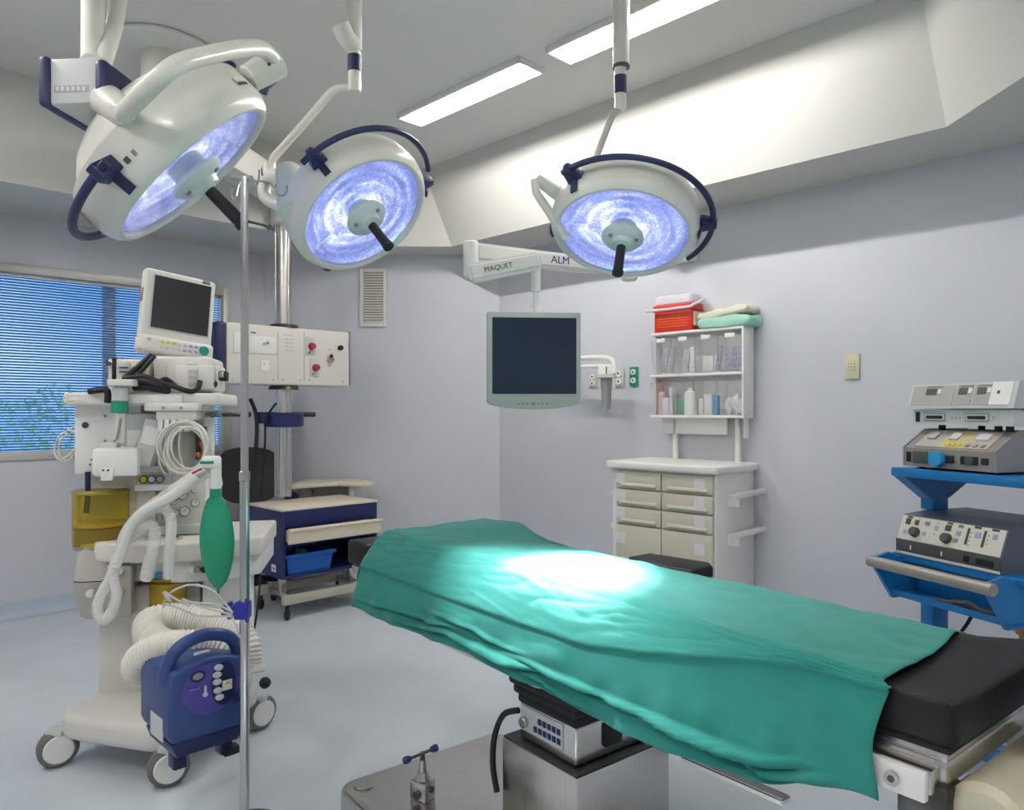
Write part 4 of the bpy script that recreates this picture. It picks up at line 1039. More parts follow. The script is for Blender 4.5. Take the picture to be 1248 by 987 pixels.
for k in range(3):
    pts = smooth_path([ef.w(.20 + k * .05, -.02, zlow + .016), ef.w(.27 + k * .03, -.03, zlow + .022 + k * .008), ef.w(.34 + k * .02, -.01, zlow + .016), ef.w(.40 + k * .02, .02, zlow + .018)], 5); mb.tube(pts, .008, 8)
tag(mb.obj('cable_lead', m_dgrey), 'dark cable leads lying in the blue cart tray', 'cable')
# gas cylinder with brass valve behind the table end
gp = P(1205, 770, 2.62); gp.z = 0
# lower frame and casters
for a in (.05, LS - .05):
    mb = MB(); mb.box(a - .03, a + .03, -.02, .38, .08, .13, ef.M, .006); mb.obj('foot_beam', m_blue, t)
    for v in (.0, .36):
        p = ef.w(a, v, 0); mb = MB(); mb.cyl(p + V(-.012, 0, .035), p + V(.012, 0, .035), .035, n=20, b=.004); mb.cyl(p + V(0, 0, .03), p + V(0, 0, .085), .012, n=12); mb.obj('caster', m_rubber, t)
mb = MB(); mb.box(.05, LS - .05, .14, .19, .085, .125, ef.M, .005); mb.obj('cross_beam', m_blue, t)
# top unit, middle unit
v0 = .03
def device(name, label, v0, px0, px1, prof, mats_, feet=True, zbase=None):
    t_ = thing(name, label, 'medical device', ef.w((ef.U(px0, v0) + px1) / 2, v0 + .15, zbase))
    return t_
ua = ef.U(1103, v0); ub = ef.U(1213, v0)
z0_ = zs + .008; z1_ = ef.Z(545, ua, v0)
t2 = thing('electrosurgery_unit', 'brown-grey electrosurgery unit with a round blue knob on the top shelf', 'medical device', ef.w((ua + ub) / 2, v0 + .15, zs))
vb, zb_ = v0 + .10, ef.Z(523, ef.U(1118, v0 + .10), v0 + .10)
mb = MB(); evz(mb, ua, ub, [(v0, z0_), (v0, z1_), (vb, zb_), (v0 + .32, zb_), (v0 + .32, z0_)]); bo = mb.obj('casing', m_taupe, t2, smooth=0)
mb = MB(); evz(mb, ub, ub + .006, [(v0 - .004, z0_), (v0 - .004, z1_ + .003), (vb, zb_ + .003), (v0 + .32, zb_ + .003), (v0 + .32, z0_)]); mb.obj('side_cheek', m_mgrey, bo, smooth=0)
mb = MB(); evz(mb, ua - .006, ua + .0, [(v0 - .004, z0_), (v0 - .004, z1_ + .003), (vb, zb_ + .003), (v0 + .32, zb_ + .003), (v0 + .32, z0_)]); mb.obj('side_cheek', m_mgrey, bo, smooth=0)
for a in (ua + .04, ub - .04):
    p = ef.w(a, v0 + .04, zs); mb = MB(); mb.cyl(p, p + V(0, 0, .009), .012, n=14); mb.obj('rubber_foot', m_rubber, bo)
def slope(mb, f0, f1, g0, g1, d=.003):
    """a panel on the sloping face of the unit, f along it, g up it"""
    L = ub - ua; q = []
    nv = V(0, -(zb_ - z1_), (vb - v0)).normalized()
    for f, g in ((f0, g0), (f1, g0), (f1, g1), (f0, g1)):
        q.append(V(ua + L * f, v0 + (vb - v0) * g, z1_ + (zb_ - z1_) * g))
    vs = q + [p + nv * d for p in q]
    return mb.raw(vs, [[0, 1, 2, 3], [4, 5, 6, 7], [0, 1, 5, 4], [1, 2, 6, 5], [2, 3, 7, 6], [3, 0, 4, 7]], ef.M)
mb = MB(); slope(mb, .10, .36, .08, .92); mb.obj('lilac_panel', mat('panel_lilac_grey', (.46, .42, .42), .5), bo, smooth=0)
mb = MB(); slope(mb, .36, .64, .08, .92); mb.obj('yellow_panel', mat('panel_dull_yellow', (.55, .49, .24), .5), bo, smooth=0)
mb = MB(); slope(mb, .64, .90, .08, .92); mb.obj('pink_panel', mat('panel_pink_grey', (.50, .43, .40), .5), bo, smooth=0)
for f, w, mm in ((.17, .09, m_wgrey), (.42, .09, m_paper), (.70, .13, m_paper)):
    mb = MB(); slope(mb, f, f + w, .45, .75, .010); mb.obj('display_window', mm, bo, smooth=0)
for f in (.66, .74, .82, .44, .50, .56):
    mb = MB(); slope(mb, f, f + .04, .14, .26, .006); mb.obj('panel_button', m_taupe if f > .6 else m_yellow, bo, smooth=0)
def fdev(u_, z_, w, h, d, v_, material, name, parent, rnd=None):
    mb = MB()
    if rnd: p = ef.w(u_, v_, z_); mb.cyl(p, p - ef.vv * d, rnd, n=22, b=.002)
    else: mb.box(u_ - w / 2, u_ + w / 2, v_ - d, v_, z_ - h / 2, z_ + h / 2, ef.M, min(.006, h * .2))
    return mb.obj(name, material, parent)
L = ub - ua; zc = (z0_ + z1_) / 2
fdev(ua + L * .05, zc, .018, .036, .004, v0, m_black, 'power_switch', bo)
fdev(ua + L * .19, zc, .062, .044, .004, v0, m_dgrey, 'dark_socket', bo)
fdev(ua + L * .42, zc, 0, 0, .03, v0, m_skyblue, 'blue_knob', bo, .027)
fdev(ua + L * .53, zc, .035, .026, .008, v0, m_black, 'output_socket', bo)
fdev(ua + L * .74, zc, .065, .028, .004, v0, m_black, 'output_socket', bo)
fdev(ua + L * .74, zc, 0, 0, .008, v0, m_dgrey, 'output_ring', bo, .016)
fdev(ua + L * .90, zc, .026, .022, .004, v0, m_black, 'output_socket', bo)
# top grey unit on feet
v1 = v0 + .055
uc, ud = ef.U(1113, v1), ef.U(1236, v1)
z2 = ef.Z(517, uc, v1); z3 = ef.Z(499, uc, v1); z4 = ef.Z(469, ef.U(1115, v1 + .02), v1 + .02)
t3 = thing('electrosurgery_unit', 'pale grey electrosurgery unit stacked on top of the brown-grey one', 'medical device', ef.w((uc + ud) / 2, v1 + .15, zb_))
mb = MB(); evz(mb, uc, ud, [(v1, z2), (v1, z3), (v1 + .3, z3), (v1 + .3, z2)]); bo = mb.obj('lower_casing', m_lgrey, t3, smooth=0)
mb = MB(); evz(mb, uc - .012, ud + .01, [(v1 - .016, z3 + .003), (v1 - .016, z3 + .010), (v1 + .012, z4), (v1 + .3, z4), (v1 + .3, z3)]); uo = mb.obj('upper_casing', m_lgrey, t3, smooth=0)
for a in (uc + .08, ud - .09, ud - .05):
    mb = MB(); p = ef.w(a, v1 + .05, zb_); mb.cyl(p, p + V(0, 0, z2 - zb_), .012, n=14); mb.obj('rubber_foot', m_black, bo)
    mb = MB(); p = ef.w(a, v1 + .25, zb_); mb.cyl(p, p + V(0, 0, z2 - zb_), .012, n=14); mb.obj('rubber_foot', m_black, bo)
L = ud - uc
def upan(f0, f1, g0, g1, d, material, name):
    mb = MB(); q = []; a0, b0_, a1, b1_ = v1 - .016, z3 + .010, v1 + .012, z4
    for f, g in ((f0, g0), (f1, g0), (f1, g1), (f0, g1)): q.append(V(uc + L * f, a0 + (a1 - a0) * g, b0_ + (b1_ - b0_) * g))
    nv = V(0, -(b1_ - b0_), (a1 - a0)).normalized()
    mb.raw([p for p in q] + [p + nv * d for p in q], [[0, 1, 2, 3], [4, 5, 6, 7], [0, 1, 5, 4], [1, 2, 6, 5], [2, 3, 7, 6], [3, 0, 4, 7]], ef.M); return mb.obj(name, material, uo, smooth=0)
upan(.0, .44, .06, .90, .002, m_gpanel, 'grey_panel'); upan(.455, .62, .06, .90, .002, m_gpanel, 'grey_panel'); upan(.635, .80, .06, .90, .002, m_gpanel, 'grey_panel'); upan(.80, .985, .06, .98, .003, m_white, 'white_panel')
for f0, f1 in ((.15, .26), (.49, .57), (.67, .75)):
    upan(f0, f1, .50, .78, .004, m_dgrey, 'display_window'); upan(f1 + .015, f1 + .05, .55, .75, .005, m_white, 'panel_button')
    upan(f0, f1 + .05, .84, .87, .003, m_dgrey, 'printed_line')
upan(.86, .88, .5, .62, .005, m_dgrey, 'panel_button')
zc = (z2 + z3) / 2
fdev(uc + L * .055, zc, .017, .036, .004, v1, m_black, 'power_switch', bo)
for f in (.24, .665):
    o = fdev(uc + L * f, zc, .088, .030, .003, v1, m_mgrey, 'socket_frame', bo); fdev(uc + L * f, zc, .080, .022, .0045, v1, m_lgrey, 'socket_field', bo)
    fdev(uc + L * f, zc, .066, .012, .007, v1, m_black, 'output_socket', bo)
for f in (.42, .46, .50, .82): fdev(uc + L * f, zc, 0, 0, .004, v1, m_wgrey, 'indicator', bo, .005)
# generator on the middle shelf
ua, ub = ef.U(1092, 0.0), ef.U(1221, 0.0); L = ub - ua
z0_ = zm0 - .004; vT = .035
z1_ = ef.Z(656, ua, .0); z2_ = ef.Z(626, ef.U(1100, vT), vT)
t4 = thing('electrosurgery_generator', 'cream-fronted generator with two black knobs on the middle shelf of the cart', 'medical device', ef.w((ua + ub) / 2, .17, zm0))
mb = MB(); evz(mb, ua, ub, [(0, z0_), (0, z1_), (vT, z2_), (vT + .12, z2_ + .01), (.36, z2_ + .01), (.36, z0_)]); bo = mb.obj('casing', m_slategrey, t4, smooth=0)
def gpan(f0, f1, g0, g1, d, material, name, parent=None, r=None):
    mb = MB(); q = []
    nv = V(0, -(z2_ - z1_), vT).normalized()
    if r:
        c = ef.M @ V(ua + L * f0, vT * g0, z1_ + (z2_ - z1_) * g0); n_ = ef.M.to_3x3() @ nv; mb.cyl(c, c + n_ * d, r, r * .85, 22, b=.002)
    else:
        for f, g in ((f0, g0), (f1, g0), (f1, g1), (f0, g1)): q.append(V(ua + L * f, vT * g, z1_ + (z2_ - z1_) * g))
        mb.raw(q + [p + nv * d for p in q], [[0, 1, 2, 3], [4, 5, 6, 7], [0, 1, 5, 4], [1, 2, 6, 5], [2, 3, 7, 6], [3, 0, 4, 7]], ef.M)
    return mb.obj(name, material, parent or bo, smooth=35 if r else 0)
fp = gpan(.01, .985, .03, .97, .003, m_panel, 'front_panel')
fdev(ua + L * .5, (z0_ + z1_) / 2, L * .99, (z1_ - z0_) * .95, .002, 0, m_dgrey, 'dark_strip', bo)
fdev(ua + L * .5, z0_ + .006, L * .98, .010, .004, 0, m_lgrey, 'pale_edge', bo)
for f, g in ((.185, .36), (.50, .34)): gpan(f, 0, g, 0, .022, m_dgrey, 'control_knob', r=.019)
for f0, f1, g0, g1, mm in ((.06, .11, .62, .85, m_dgrey), (.155, .195, .64, .84, m_dgrey), (.07, .12, .88, .95, m_dgrey), (.26, .305, .70, .84, m_red if False else m_taupe), (.255, .29, .30, .44, m_keyblue),
                           (.36, .395, .56, .74, m_keyblue), (.46, .515, .62, .84, m_dgrey), (.47, .52, .88, .95, m_dgrey), (.575, .62, .82, .92, m_taupe), (.57, .61, .52, .68, m_keyblue), (.555, .60, .26, .40, m_taupe),
                           (.665, .685, .25, .85, m_dgrey), (.74, .785, .56, .74, m_keyblue), (.72, .775, .88, .96, m_dgrey), (.81, .83, .25, .85, m_dgrey), (.89, .925, .60, .78, m_keyblue), (.87, .93, .88, .96, m_dgrey), (.06, .095, .24, .40, m_keyblue)):
    gpan(f0, f1, g0, g1, .005, mm, 'key' if mm in (m_keyblue, m_taupe) else 'display_window', fp)
for f, g in ((.70, .70), (.70, .55), (.70, .4), (.70, .25), (.85, .7), (.85, .55), (.85, .4), (.19, .92), (.38, .86), (.37, .42)): gpan(f, 0, g, 0, .005, m_taupe, 'indicator', fp, r=.003)
zc = (z0_ + z1_) / 2 + .004
for f in (.16, .47): fdev(ua + L * f, zc, .006, .016, .004, 0, m_paper, 'printed_mark', bo)
for f, w in ((.70, .02), (.86, .06)): fdev(ua + L * f, zc, w, .022, .005, 0, m_black, 'output_socket', bo)
cable([ef.w(.34, .30, zs - .03), ef.w(.35, .30, zs - .12), ef.w(.36, .29, z2_ + .03)], .006, 'left one of two black cables dropping between the blue cart shelves')
cable([ef.w(.45, .26, zs - .03), ef.w(.455, .26, zs - .12), ef.w(.46, .25, z2_ + .03)], .006, 'right one of two black cables dropping between the blue cart shelves')
# gas cylinder with brass valve, strapped behind the lower tray
gx = ef.w(.34, .23, 0)
gt = thing('gas_cylinder', 'gas cylinder with brass valve below the blue cart tray', 'gas cylinder', gx)
zv = H - (768 - HY) / F * gx.y
mb = MB(); mb.lathe([(0, .13), (.052, .13), (.055, .14), (.055, zv - .12), (.045, zv - .08), (.02, zv - .06), (.018, zv - .03), (0, zv - .03)], Matrix.Translation((gx.x, gx.y, 0)), 28); mb.obj('cylinder_body', m_mgrey, gt)
mb = MB(); c = V(gx.x, gx.y, zv)
mb.cyl(c - V(0, 0, .04), c + V(0, 0, .055), .017, .014, 14, b=.003); mb.cyl(c - ef.u * .06, c + ef.u * .05, .013, n=14, b=.003); mb.cyl(c - ef.vv * .03, c + ef.vv * .02, .014, n=14); mb.sphere(c, .022); vl = mb.obj('brass_valve', m_brass, gt)
mb = MB(); mb.cyl(c + ef.u * .05, c + ef.u * .075, .034, .030, 18, b=.006); mb.obj('valve_knob', m_black, vl)
mb = MB(); mb.cyl(c - ef.u * .075, c - ef.u * .06, .015, n=14, b=.002); mb.obj('valve_cap', m_crimson, vl)
mb = MB(); mb.box(-.07, .07, -.07, .07, .125, .13, Matrix.Translation((gx.x, gx.y, 0))); mb.obj('cylinder_shelf', m_blue, t)
cable([ef.w(.27, .1, zlow - .0), ef.w(.25, .08, zlow - .06), ef.w(.22, .06, zlow - .14), ef.w(.2, .06, zlow - .3)], .006, 'thin black cable hanging under the blue cart tray')

# ------------------------------------------------------------------ navy anaesthetist cabinet (left)
nf = Fr(-1.40, 4.50, 45); NW, ND = .69, .46; ztop = .695
t = thing('side_cabinet', 'navy cabinet with beige top and pulled-out drawer on a castored steel frame', 'cabinet', nf.w(NW / 2, ND / 2, 0))
mb = MB(); mb.box(-.004, NW + .004, -.004, ND, ztop - .014, ztop, nf.M, .003); mb.obj('top', m_beige, t)
zb_ = .265
mb = MB()
mb.box(0, .02, 0, ND - .005, zb_, ztop - .014, nf.M, .002); mb.box(NW - .02, NW, 0, ND - .005, zb_, ztop - .014, nf.M, .002)
mb.box(.02, NW - .02, ND - .025, ND - .005, zb_, ztop - .014, nf.M); mb.box(.02, NW - .02, 0, ND - .02, zb_, zb_ + .018, nf.M)
mb.box(.02, NW - .02, .0, .02, ztop - .118, ztop - .014, nf.M, .002); mb.box(.02, NW - .02, 0, ND - .02, ztop - .23, ztop - .218, nf.M)
mb.obj('carcass', m_navyc, t)
mb = MB(); mb.box(.006, NW - .014, -.07, -.052, ztop - .208, ztop - .118, nf.M, .006); mb.box(.03, NW - .03, -.06, .38, ztop - .205, ztop - .20, nf.M); mb.box(.03, .04, -.06, .38, ztop - .2, ztop - .13, nf.M); mb.box(NW - .04, NW - .03, -.06, .38, ztop - .2, ztop - .13, nf.M)
dw = mb.obj('drawer', m_beige, t)
mb = MB(); mb.raw([(u, v, z) for u in (.006, NW - .014) for v, z in ((-.07, ztop - .14), (-.088, ztop - .125), (-.085, ztop - .115), (-.06, ztop - .114))], [[0, 1, 5, 4], [1, 2, 6, 5], [2, 3, 7, 6], [3, 0, 4, 7], [0, 1, 2, 3], [4, 5, 6, 7]], nf.M); mb.obj('drawer_lip', m_beige, dw)
mb = MB(); zl = zb_ + .035
mb.box(-.002, .0, .08, .135, zl, zl + .045, nf.M); lp = mb.obj('label_plate', m_paper, t)
mb = MB(); mb.box(-.003, -.002, .092, .12, zl + .015, zl + .028, nf.M); mb.obj('plate_mark', m_mgrey, lp)
mb = MB()
for u in (.06, NW - .06):
    pass
mb.box(.03, NW - .03, .03, .075, .095, .155, nf.M, .006); fr2 = mb.obj('front_beam', mat('frame_beige', (.52, .49, .40), .4, metal=.2), t)
mb = MB(); mb.box(.03, NW - .03, ND - .08, ND - .035, .095, .155, nf.M, .006); mb.obj('rear_beam', MATS['frame_beige'], t)
for u in (.12, NW - .06):
    mb = MB(); mb.box(u - .02, u + .02, ND * .45, ND * .55, .12, zb_, nf.M, .004); mb.obj('upright', m_steel, t)
    mb = MB(); mb.box(u - .02, u + .02, .05, ND - .05, .10, .14, nf.M, .004); mb.obj('foot_beam', m_steel, t)
for u in (.06, NW - .06):
    for v in (.05, ND - .06):
        p = nf.w(u, v, 0); mb = MB(); mb.cyl(p + V(-.012, -.0, .034), p + V(.012, 0, .034), .034, n=18, b=.005); mb.cyl(p + V(0, 0, .03), p + V(0, 0, .098), .012, n=12); mb.obj('caster', m_rubber, t)
t = thing('storage_bin', 'blue plastic bin on the open shelf of the navy cabinet', 'bin', nf.w(.2, .15, zb_ + .018))
zf = zb_ + .0185
mb = MB(); bw0, bw1 = .03, .36
outer0 = [(bw0 + .02, .02), (bw1 - .02, .02), (bw1 - .02, .30), (bw0 + .02, .30)]; outer1 = [(bw0, .005), (bw1, .005), (bw1, .32), (bw0, .32)]
zt_ = zf + .125
vs = [(x, y, zf) for x, y in outer0] + [(x, y, zt_) for x, y in outer1] + [(x + (.008 if x < .2 else -.008), y + (.008 if y < .2 else -.008), zt_) for x, y in outer1] + [(x + (.008 if x < .2 else -.008), y + (.008 if y < .2 else -.008), zf + .006) for x, y in outer0]
fs = [[0, 1, 2, 3], [12, 13, 14, 15]]
for r in range(3):
    for i in range(4): fs.append([r * 4 + i, r * 4 + (i + 1) % 4, r * 4 + 4 + (i + 1) % 4, r * 4 + 4 + i])
mb.raw(vs, fs, nf.M); mb.obj('bin_body', m_bluebin, t, smooth=0)
mb = MB(); mb.box(bw0 - .012, bw1 + .012, -.008, .006, zt_ - .02, zt_ + .002, nf.M, .004); mb.obj('bin_rim', m_bluebin, t)
mb = MB(); bm = bmesh.new(); bmesh.ops.create_icosphere(bm, subdivisions=3, radius=1)
for v in bm.verts:
    q = v.co * (1 + .3 * noise.noise(v.co * 2.3)); v.co = nf.w(.19, .15, zf + .075) + V(q.x * .07, q.y * .07, q.z * .055)
mb.absorb(bm); tag(mb.obj('plastic_wrapping', mat('grey_plastic_wrap', (.2, .22, .26), .3)), 'crumpled grey plastic wrapping inside the blue bin', 'packaging')

# ------------------------------------------------------------------ desk behind, office chair
t = thing('wall_desk', 'beige kidney-ended desk against the back wall behind the steel column', 'desk', (-1.3, 5.5, 0))
dpoly = [(-1.62, 5.25), (-1.56, 5.17), (-1.28, 5.42), (-1.12, 5.36), (-1.04, 5.38), (-1.02, 5.46), (-1.10, 5.62), (-1.25, 5.76), (-1.58, 5.76)]
mb = MB(); mb.prism(dpoly, .745, .77, None, .005); mb.obj('desk_top', m_beige, t)
mb = MB(); mb.box(-1.58, -1.54, 5.42, 5.75, 0, .745, None, .003); mb.obj('leg_panel', m_offw, t)
mb = MB(); mb.box(-1.20, -1.16, 5.44, 5.70, 0, .745, None, .003); mb.obj('leg_panel', m_offw, t)
mb = MB(); mb.box(-1.54, -1.20, 5.72, 5.75, .4, .745, None, .003); mb.obj('modesty_panel', m_offw, t)
cx, cy = -1.80, 4.98
# the chair stands between cabinet and window, its back to the wall
cx, cy = -1.83, 5.22
t = thing('office_chair', 'charcoal swivel chair half hidden behind the navy cabinet', 'chair', (cx, cy, 0))
ch = Fr(cx, cy, 30)
mb = MB(); bm = bmesh.new(); bmesh.ops.create_cube(bm, size=1); bmesh.ops.subdivide_edges(bm, edges=bm.edges[:], cuts=8, use_grid_fill=True)
for v in bm.verts:
    x, y, z = v.co * 2
    k = (abs(x) ** 3 + abs(z) ** 3) ** (1 / 3)
    m_ = max(abs(x), abs(z)); s_ = (m_ / k) if k > 1e-6 else 1
    v.co = V(x * s_ * .22, .19 + y * .035 + .03 * (x * x) * -1 + .02 * z, .83 + z * s_ * .20)
mb.absorb(bm, ch.M); mb.obj('backrest', m_fabric, t, smooth=60)
mb = MB(); bm = bmesh.new(); bmesh.ops.create_cube(bm, size=1); bmesh.ops.subdivide_edges(bm, edges=bm.edges[:], cuts=8, use_grid_fill=True)
for v in bm.verts:
    x, y, z = v.co * 2
    k = (abs(x) ** 5 + abs(y) ** 5) ** .2; m_ = max(abs(x), abs(y)); s_ = (m_ / k) if k > 1e-6 else 1
    v.co = V(x * s_ * .23, y * s_ * .22 - .02, .47 + z * .035)
mb.absorb(bm, ch.M); mb.obj('seat', m_fabric, t, smooth=60)
mb = MB(); mb.tube([ch.w(0, .05, .42), ch.w(0, .22, .42), ch.w(0, .25, .55), ch.w(0, .225, .74)], .018, 10); mb.obj('back_spine', m_black, t)
for s_ in (-1, 1):
    mb = MB(); mb.tube(smooth_path([ch.w(.2 * s_, .0, .44), ch.w(.27 * s_, -.0, .47), ch.w(.28 * s_, .0, .66), ch.w(.27 * s_, -.12, .69), ch.w(.27 * s_, .14, .69), ch.w(.275 * s_, .12, .56), ch.w(.25 * s_, .08, .45)], 5), .022, 10); mb.obj('armrest', m_navy, t)
mb = MB(); mb.cyl((cx, cy, .09), (cx, cy, .44), .026, n=18); mb.obj('gas_column', m_black, t)
for k in range(5):
    a = math.radians(72 * k - 40); e = V(cx + .26 * math.cos(a), cy + .26 * math.sin(a), .075)
    mb = MB(); mb.tube([(cx, cy, .115), e], [.026, .017], 10); lg = mb.obj('base_leg', m_black, t)
    mb = MB(); mb.cyl(e + V(-.014, 0, -.045), e + V(.014, 0, -.045), .030, n=16, b=.004); mb.cyl(e + V(0, 0, -.05), e, .009, n=10); mb.obj('caster', m_rubber, lg)
# ------------------------------------------------------------------ IV pole
px_, py_ = P(298, 600, 2.25).x, 2.25
t = thing('drip_stand', 'chrome drip stand with hooks at the top, in front of the anesthesia machine', 'drip stand', (px_, py_, 0))
mb = MB(); mb.cyl((px_, py_, .03), (px_, py_, 1.10), .0145, n=20); mb.obj('lower_tube', m_chrome, t)
zt = P(298, 215, 2.25).z
mb = MB(); mb.cyl((px_, py_, 1.08), (px_, py_, zt), .0115, n=20, b=.002); mb.obj('upper_tube', m_chrome, t)
mb = MB(); mb.cyl((px_, py_, 1.085), (px_, py_, 1.115), .0165, n=20, b=.002); mb.obj('height_collar', m_chrome, t)
mb = MB(); mb.cyl((px_, py_, 0), (px_, py_, .02), .13, .125, 32); mb.cyl((px_, py_, .02), (px_, py_, .06), .04, .018, 24); mb.obj('weighted_base', m_gunmetal, t)
zc = P(298, 219, 2.25).z; r = .003
mb = MB(); mb.tube(smooth_path([P(272, 216, 2.25), V(px_, py_, zc), P(325, 222, 2.25), P(333, 228, 2.25), P(340, 238, 2.25), P(348, 236, 2.25), P(350, 226, 2.25)], 6), r, 8); mb.obj('hook_bar', m_chrome, t)
mb = MB(); mb.tube(smooth_path([P(297, 222, 2.24), P(291, 225, 2.21), P(288, 238, 2.19), P(285, 243, 2.18), P(283, 238, 2.18), P(283, 230, 2.18)], 6), r, 8); mb.obj('hook', m_chrome, t)
mb = MB(); mb.tube(smooth_path([P(299, 219, 2.26), P(307, 215, 2.30), P(309, 222, 2.32), P(312, 226, 2.33), P(315, 220, 2.33), P(316, 207, 2.33)], 6), r, 8); mb.obj('hook', m_chrome, t)
mb = MB(); mb.tube([P(303, 270, 2.26), P(320, 274, 2.26), P(327, 277, 2.26)], .004, 8); mb.sphere(P(328, 277, 2.26), .008); mb.obj('side_peg', m_gunmetal, t)
cp = V(px_, py_, P(298, 743, 2.25).z)
ct = thing('pole_clamp', 'bright blue plastic clamp on the drip stand holding grey leads', 'clamp', cp - V(0, 0, .03))
mb = MB(); mb.box(-.026, .016, -.022, .022, -.026, .026, Matrix.Translation(cp), .005); mb.obj('clamp_block', m_royal, ct)
mb = MB()
for a in range(6):
    M_ = Matrix.Translation(cp + V(-.042, -.005, 0)) @ Matrix.Rotation(a * PI / 3, 4, 'Y'); mb.box(-.006, .006, -.012, .012, .004, .026, M_, .003)
mb.cyl(cp + V(-.042, -.017, 0), cp + V(-.042, .008, 0), .016, n=16, b=.002); mb.obj('clamp_knob', m_royal, ct)
mb = MB(); mb.box(.012, .020, -.024, -.012, -.034, .034, Matrix.Translation(cp), .003); mb.obj('clamp_jaw', m_royal, ct)
m_lead = mat('grey_lead', (.50, .48, .46), .5)
for k, (pts, lab) in enumerate((
    ([(284, 747), (262, 722), (240, 713), (222, 715), (205, 725), (199, 740)], 'grey lead arching highest from the blue clamp'),
    ([(283, 746), (262, 736), (240, 735), (220, 733), (202, 722)], 'grey lead running from the blue clamp with a thick plug end'),
    ([(283, 749), (256, 742), (236, 735), (222, 730)], 'short grey lead from the blue clamp'),
    ([(283, 751), (262, 751), (240, 750), (215, 740), (198, 736)], 'lowest grey lead from the blue clamp'),
    ([(282, 753), (288, 762), (291, 772), (297, 783), (299, 800)], 'thin lead dropping from the blue clamp beside the pole'))):
    cable([P(x, y, 2.22 - .004 * k) for x, y in pts], .0035 if k < 4 else .0018, lab, m_lead)
for a, b, lab in (((199, 721), (208, 733), 'left plug end of a grey lead lying over the white hose'), ((223, 731), (231, 738), 'right plug end of a grey lead lying over the white hose')):
    mb = MB(); p, q = P(*a, 2.21), P(*b, 2.21); mb.tube([p, p.lerp(q, .5), q], [.005, .007, .0045], 10); tag(mb.obj('lead_plug', m_wgrey), lab, 'plug')
cable([P(315, 640, 4.1), P(317, 690, 4.1), P(316, 720, 4.08), P(311, 760, 4.06), P(305, 783, 4.05), P(300, 800, 4.05), V(-1.50, 4.0, .012), V(-1.75, 4.0, .012)], .006, 'thin black cable hanging in front of the navy cabinet down to the floor')

# ------------------------------------------------------------------ patient warmer on the drip stand
o = P(208, 900, 2.20); wf = Fr(o.x, 2.20, 45); WU = wf.U(300, 0) ; WD = .25
zb_, zt_ = .295, .505
t = thing('patient_warmer', 'dark blue air warmer with carry handle and white hose, hung on the drip stand', 'patient warmer', wf.w(WU / 2, WD / 2, .24))
prof = [(.008, zb_), (-.004, zb_ + .03), (-.004, zt_ - .02), (.0, zt_)]
n = 12
for k in range(n + 1):
    x = k / n; prof.append((.0 + WU * x, zt_ + .004 + .028 * math.sin(PI * x)))
prof += [(WU + .004, zt_ - .02), (WU + .004, zb_ + .03), (WU - .008, zb_)]
Mw = wf.M @ Matrix.Rotation(PI / 2, 4, 'X')
mb = MB(); mb.prism(prof, -WD, 0, Mw, .012, seg=3); bo = mb.obj('casing', m_warmblue, t)
mb = MB(); mb.prism([(.02, zb_ - .045), (WU - .02, zb_ - .045), (WU - .004, zb_ + .002), (.004, zb_ + .002)], -WD + .02, -.008, Mw, .008); mb.obj('lower_casing', m_warmnavy, t)
for a in ((.02, .06), (WU - .07, WU - .03)):
    mb = MB(); mb.box(a[0], a[1], .03, .08, .205, .255, wf.M, .006); mb.obj('foot', m_warmnavy, t)
mb = MB(); mb.box(WU - .06, WU - .01, .02, .06, .20, .225, wf.M, .004); mb.obj('rubber_foot', m_black, t)
pts = [wf.w(.006, .05, zt_ - .03), wf.w(.012, .045, zt_ + .03), wf.w(.045, .04, zt_ + .073), wf.w(WU * .5, .04, zt_ + .092), wf.w(WU - .045, .04, zt_ + .073), wf.w(WU - .012, .045, zt_ + .03), wf.w(WU - .006, .05, zt_ - .03)]
mb = MB(); mb.tube(smooth_path(pts, 6), [.024] * 4 + [.020] * 29 + [.024] * 4, 16); mb.obj('carry_handle', m_warmblue, bo)
# round control panel
pc = wf.pt(256, 838, -.001); e1, e2 = wf.u, V(0, 0, 1)
poly = []
Rr, Rz = .086, .078
for k in range(40):
    a = 2 * PI * k / 40; poly.append((wf.U(256, 0) + Rr * math.cos(a), pc.z + Rz * math.sin(a)))
poly = [(min(max(x, .018), WU - .010), min(z, zt_ + .012)) for x, z in poly]
mb = MB(); mb.prism(poly, .0, .004, Mw); pn = mb.obj('control_panel', m_purple, bo)
mb = MB(); mb.prism([(x * 1, z) for x, z in [(min(max(wf.U(272, 0) + .04 * math.cos(2 * PI * k / 24), .0), WU - .012), pc.z + .005 + .068 * math.sin(2 * PI * k / 24)) for k in range(24)]], .003, .005, Mw); mb.obj('dark_field', m_warmnavy, pn)
def wdisc(px, py, rx, rz, d, material, name, parent=pn):
    u, z = wf.at(px, py, -.004); mb = MB(); mb.prism([(u + rx * math.cos(2 * PI * k / 20), z + rz * math.sin(2 * PI * k / 20)) for k in range(20)], .003, .004 + d, Mw, .0008); return mb.obj(name, material, parent)
dsp = wdisc(241, 824, .024, .018, .003, m_warmnavy, 'display_bezel'); wdisc(241, 824, .016, .010, .005, m_mgrey, 'display')
for px, py in ((266, 813), (264, 822), (264, 830.5), (265, 841), (267, 849)): wdisc(px, py, .0135, .0095, .007, m_lgrey, 'panel_button')
u, z = wf.at(277, 834, -.004)
mb = MB(); mb.box(u - .016, u + .014, -.008, -.002, z - .015, z + .015, wf.M); sg = mb.obj('warning_sticker', m_clothc, pn)
mb = MB(); mb.prism([(u - .009, z + .002), (u + .008, z + .002), (u - .001, z + .013)], .007, .0095, Mw); mb.obj('warning_triangle', m_yellow, sg)
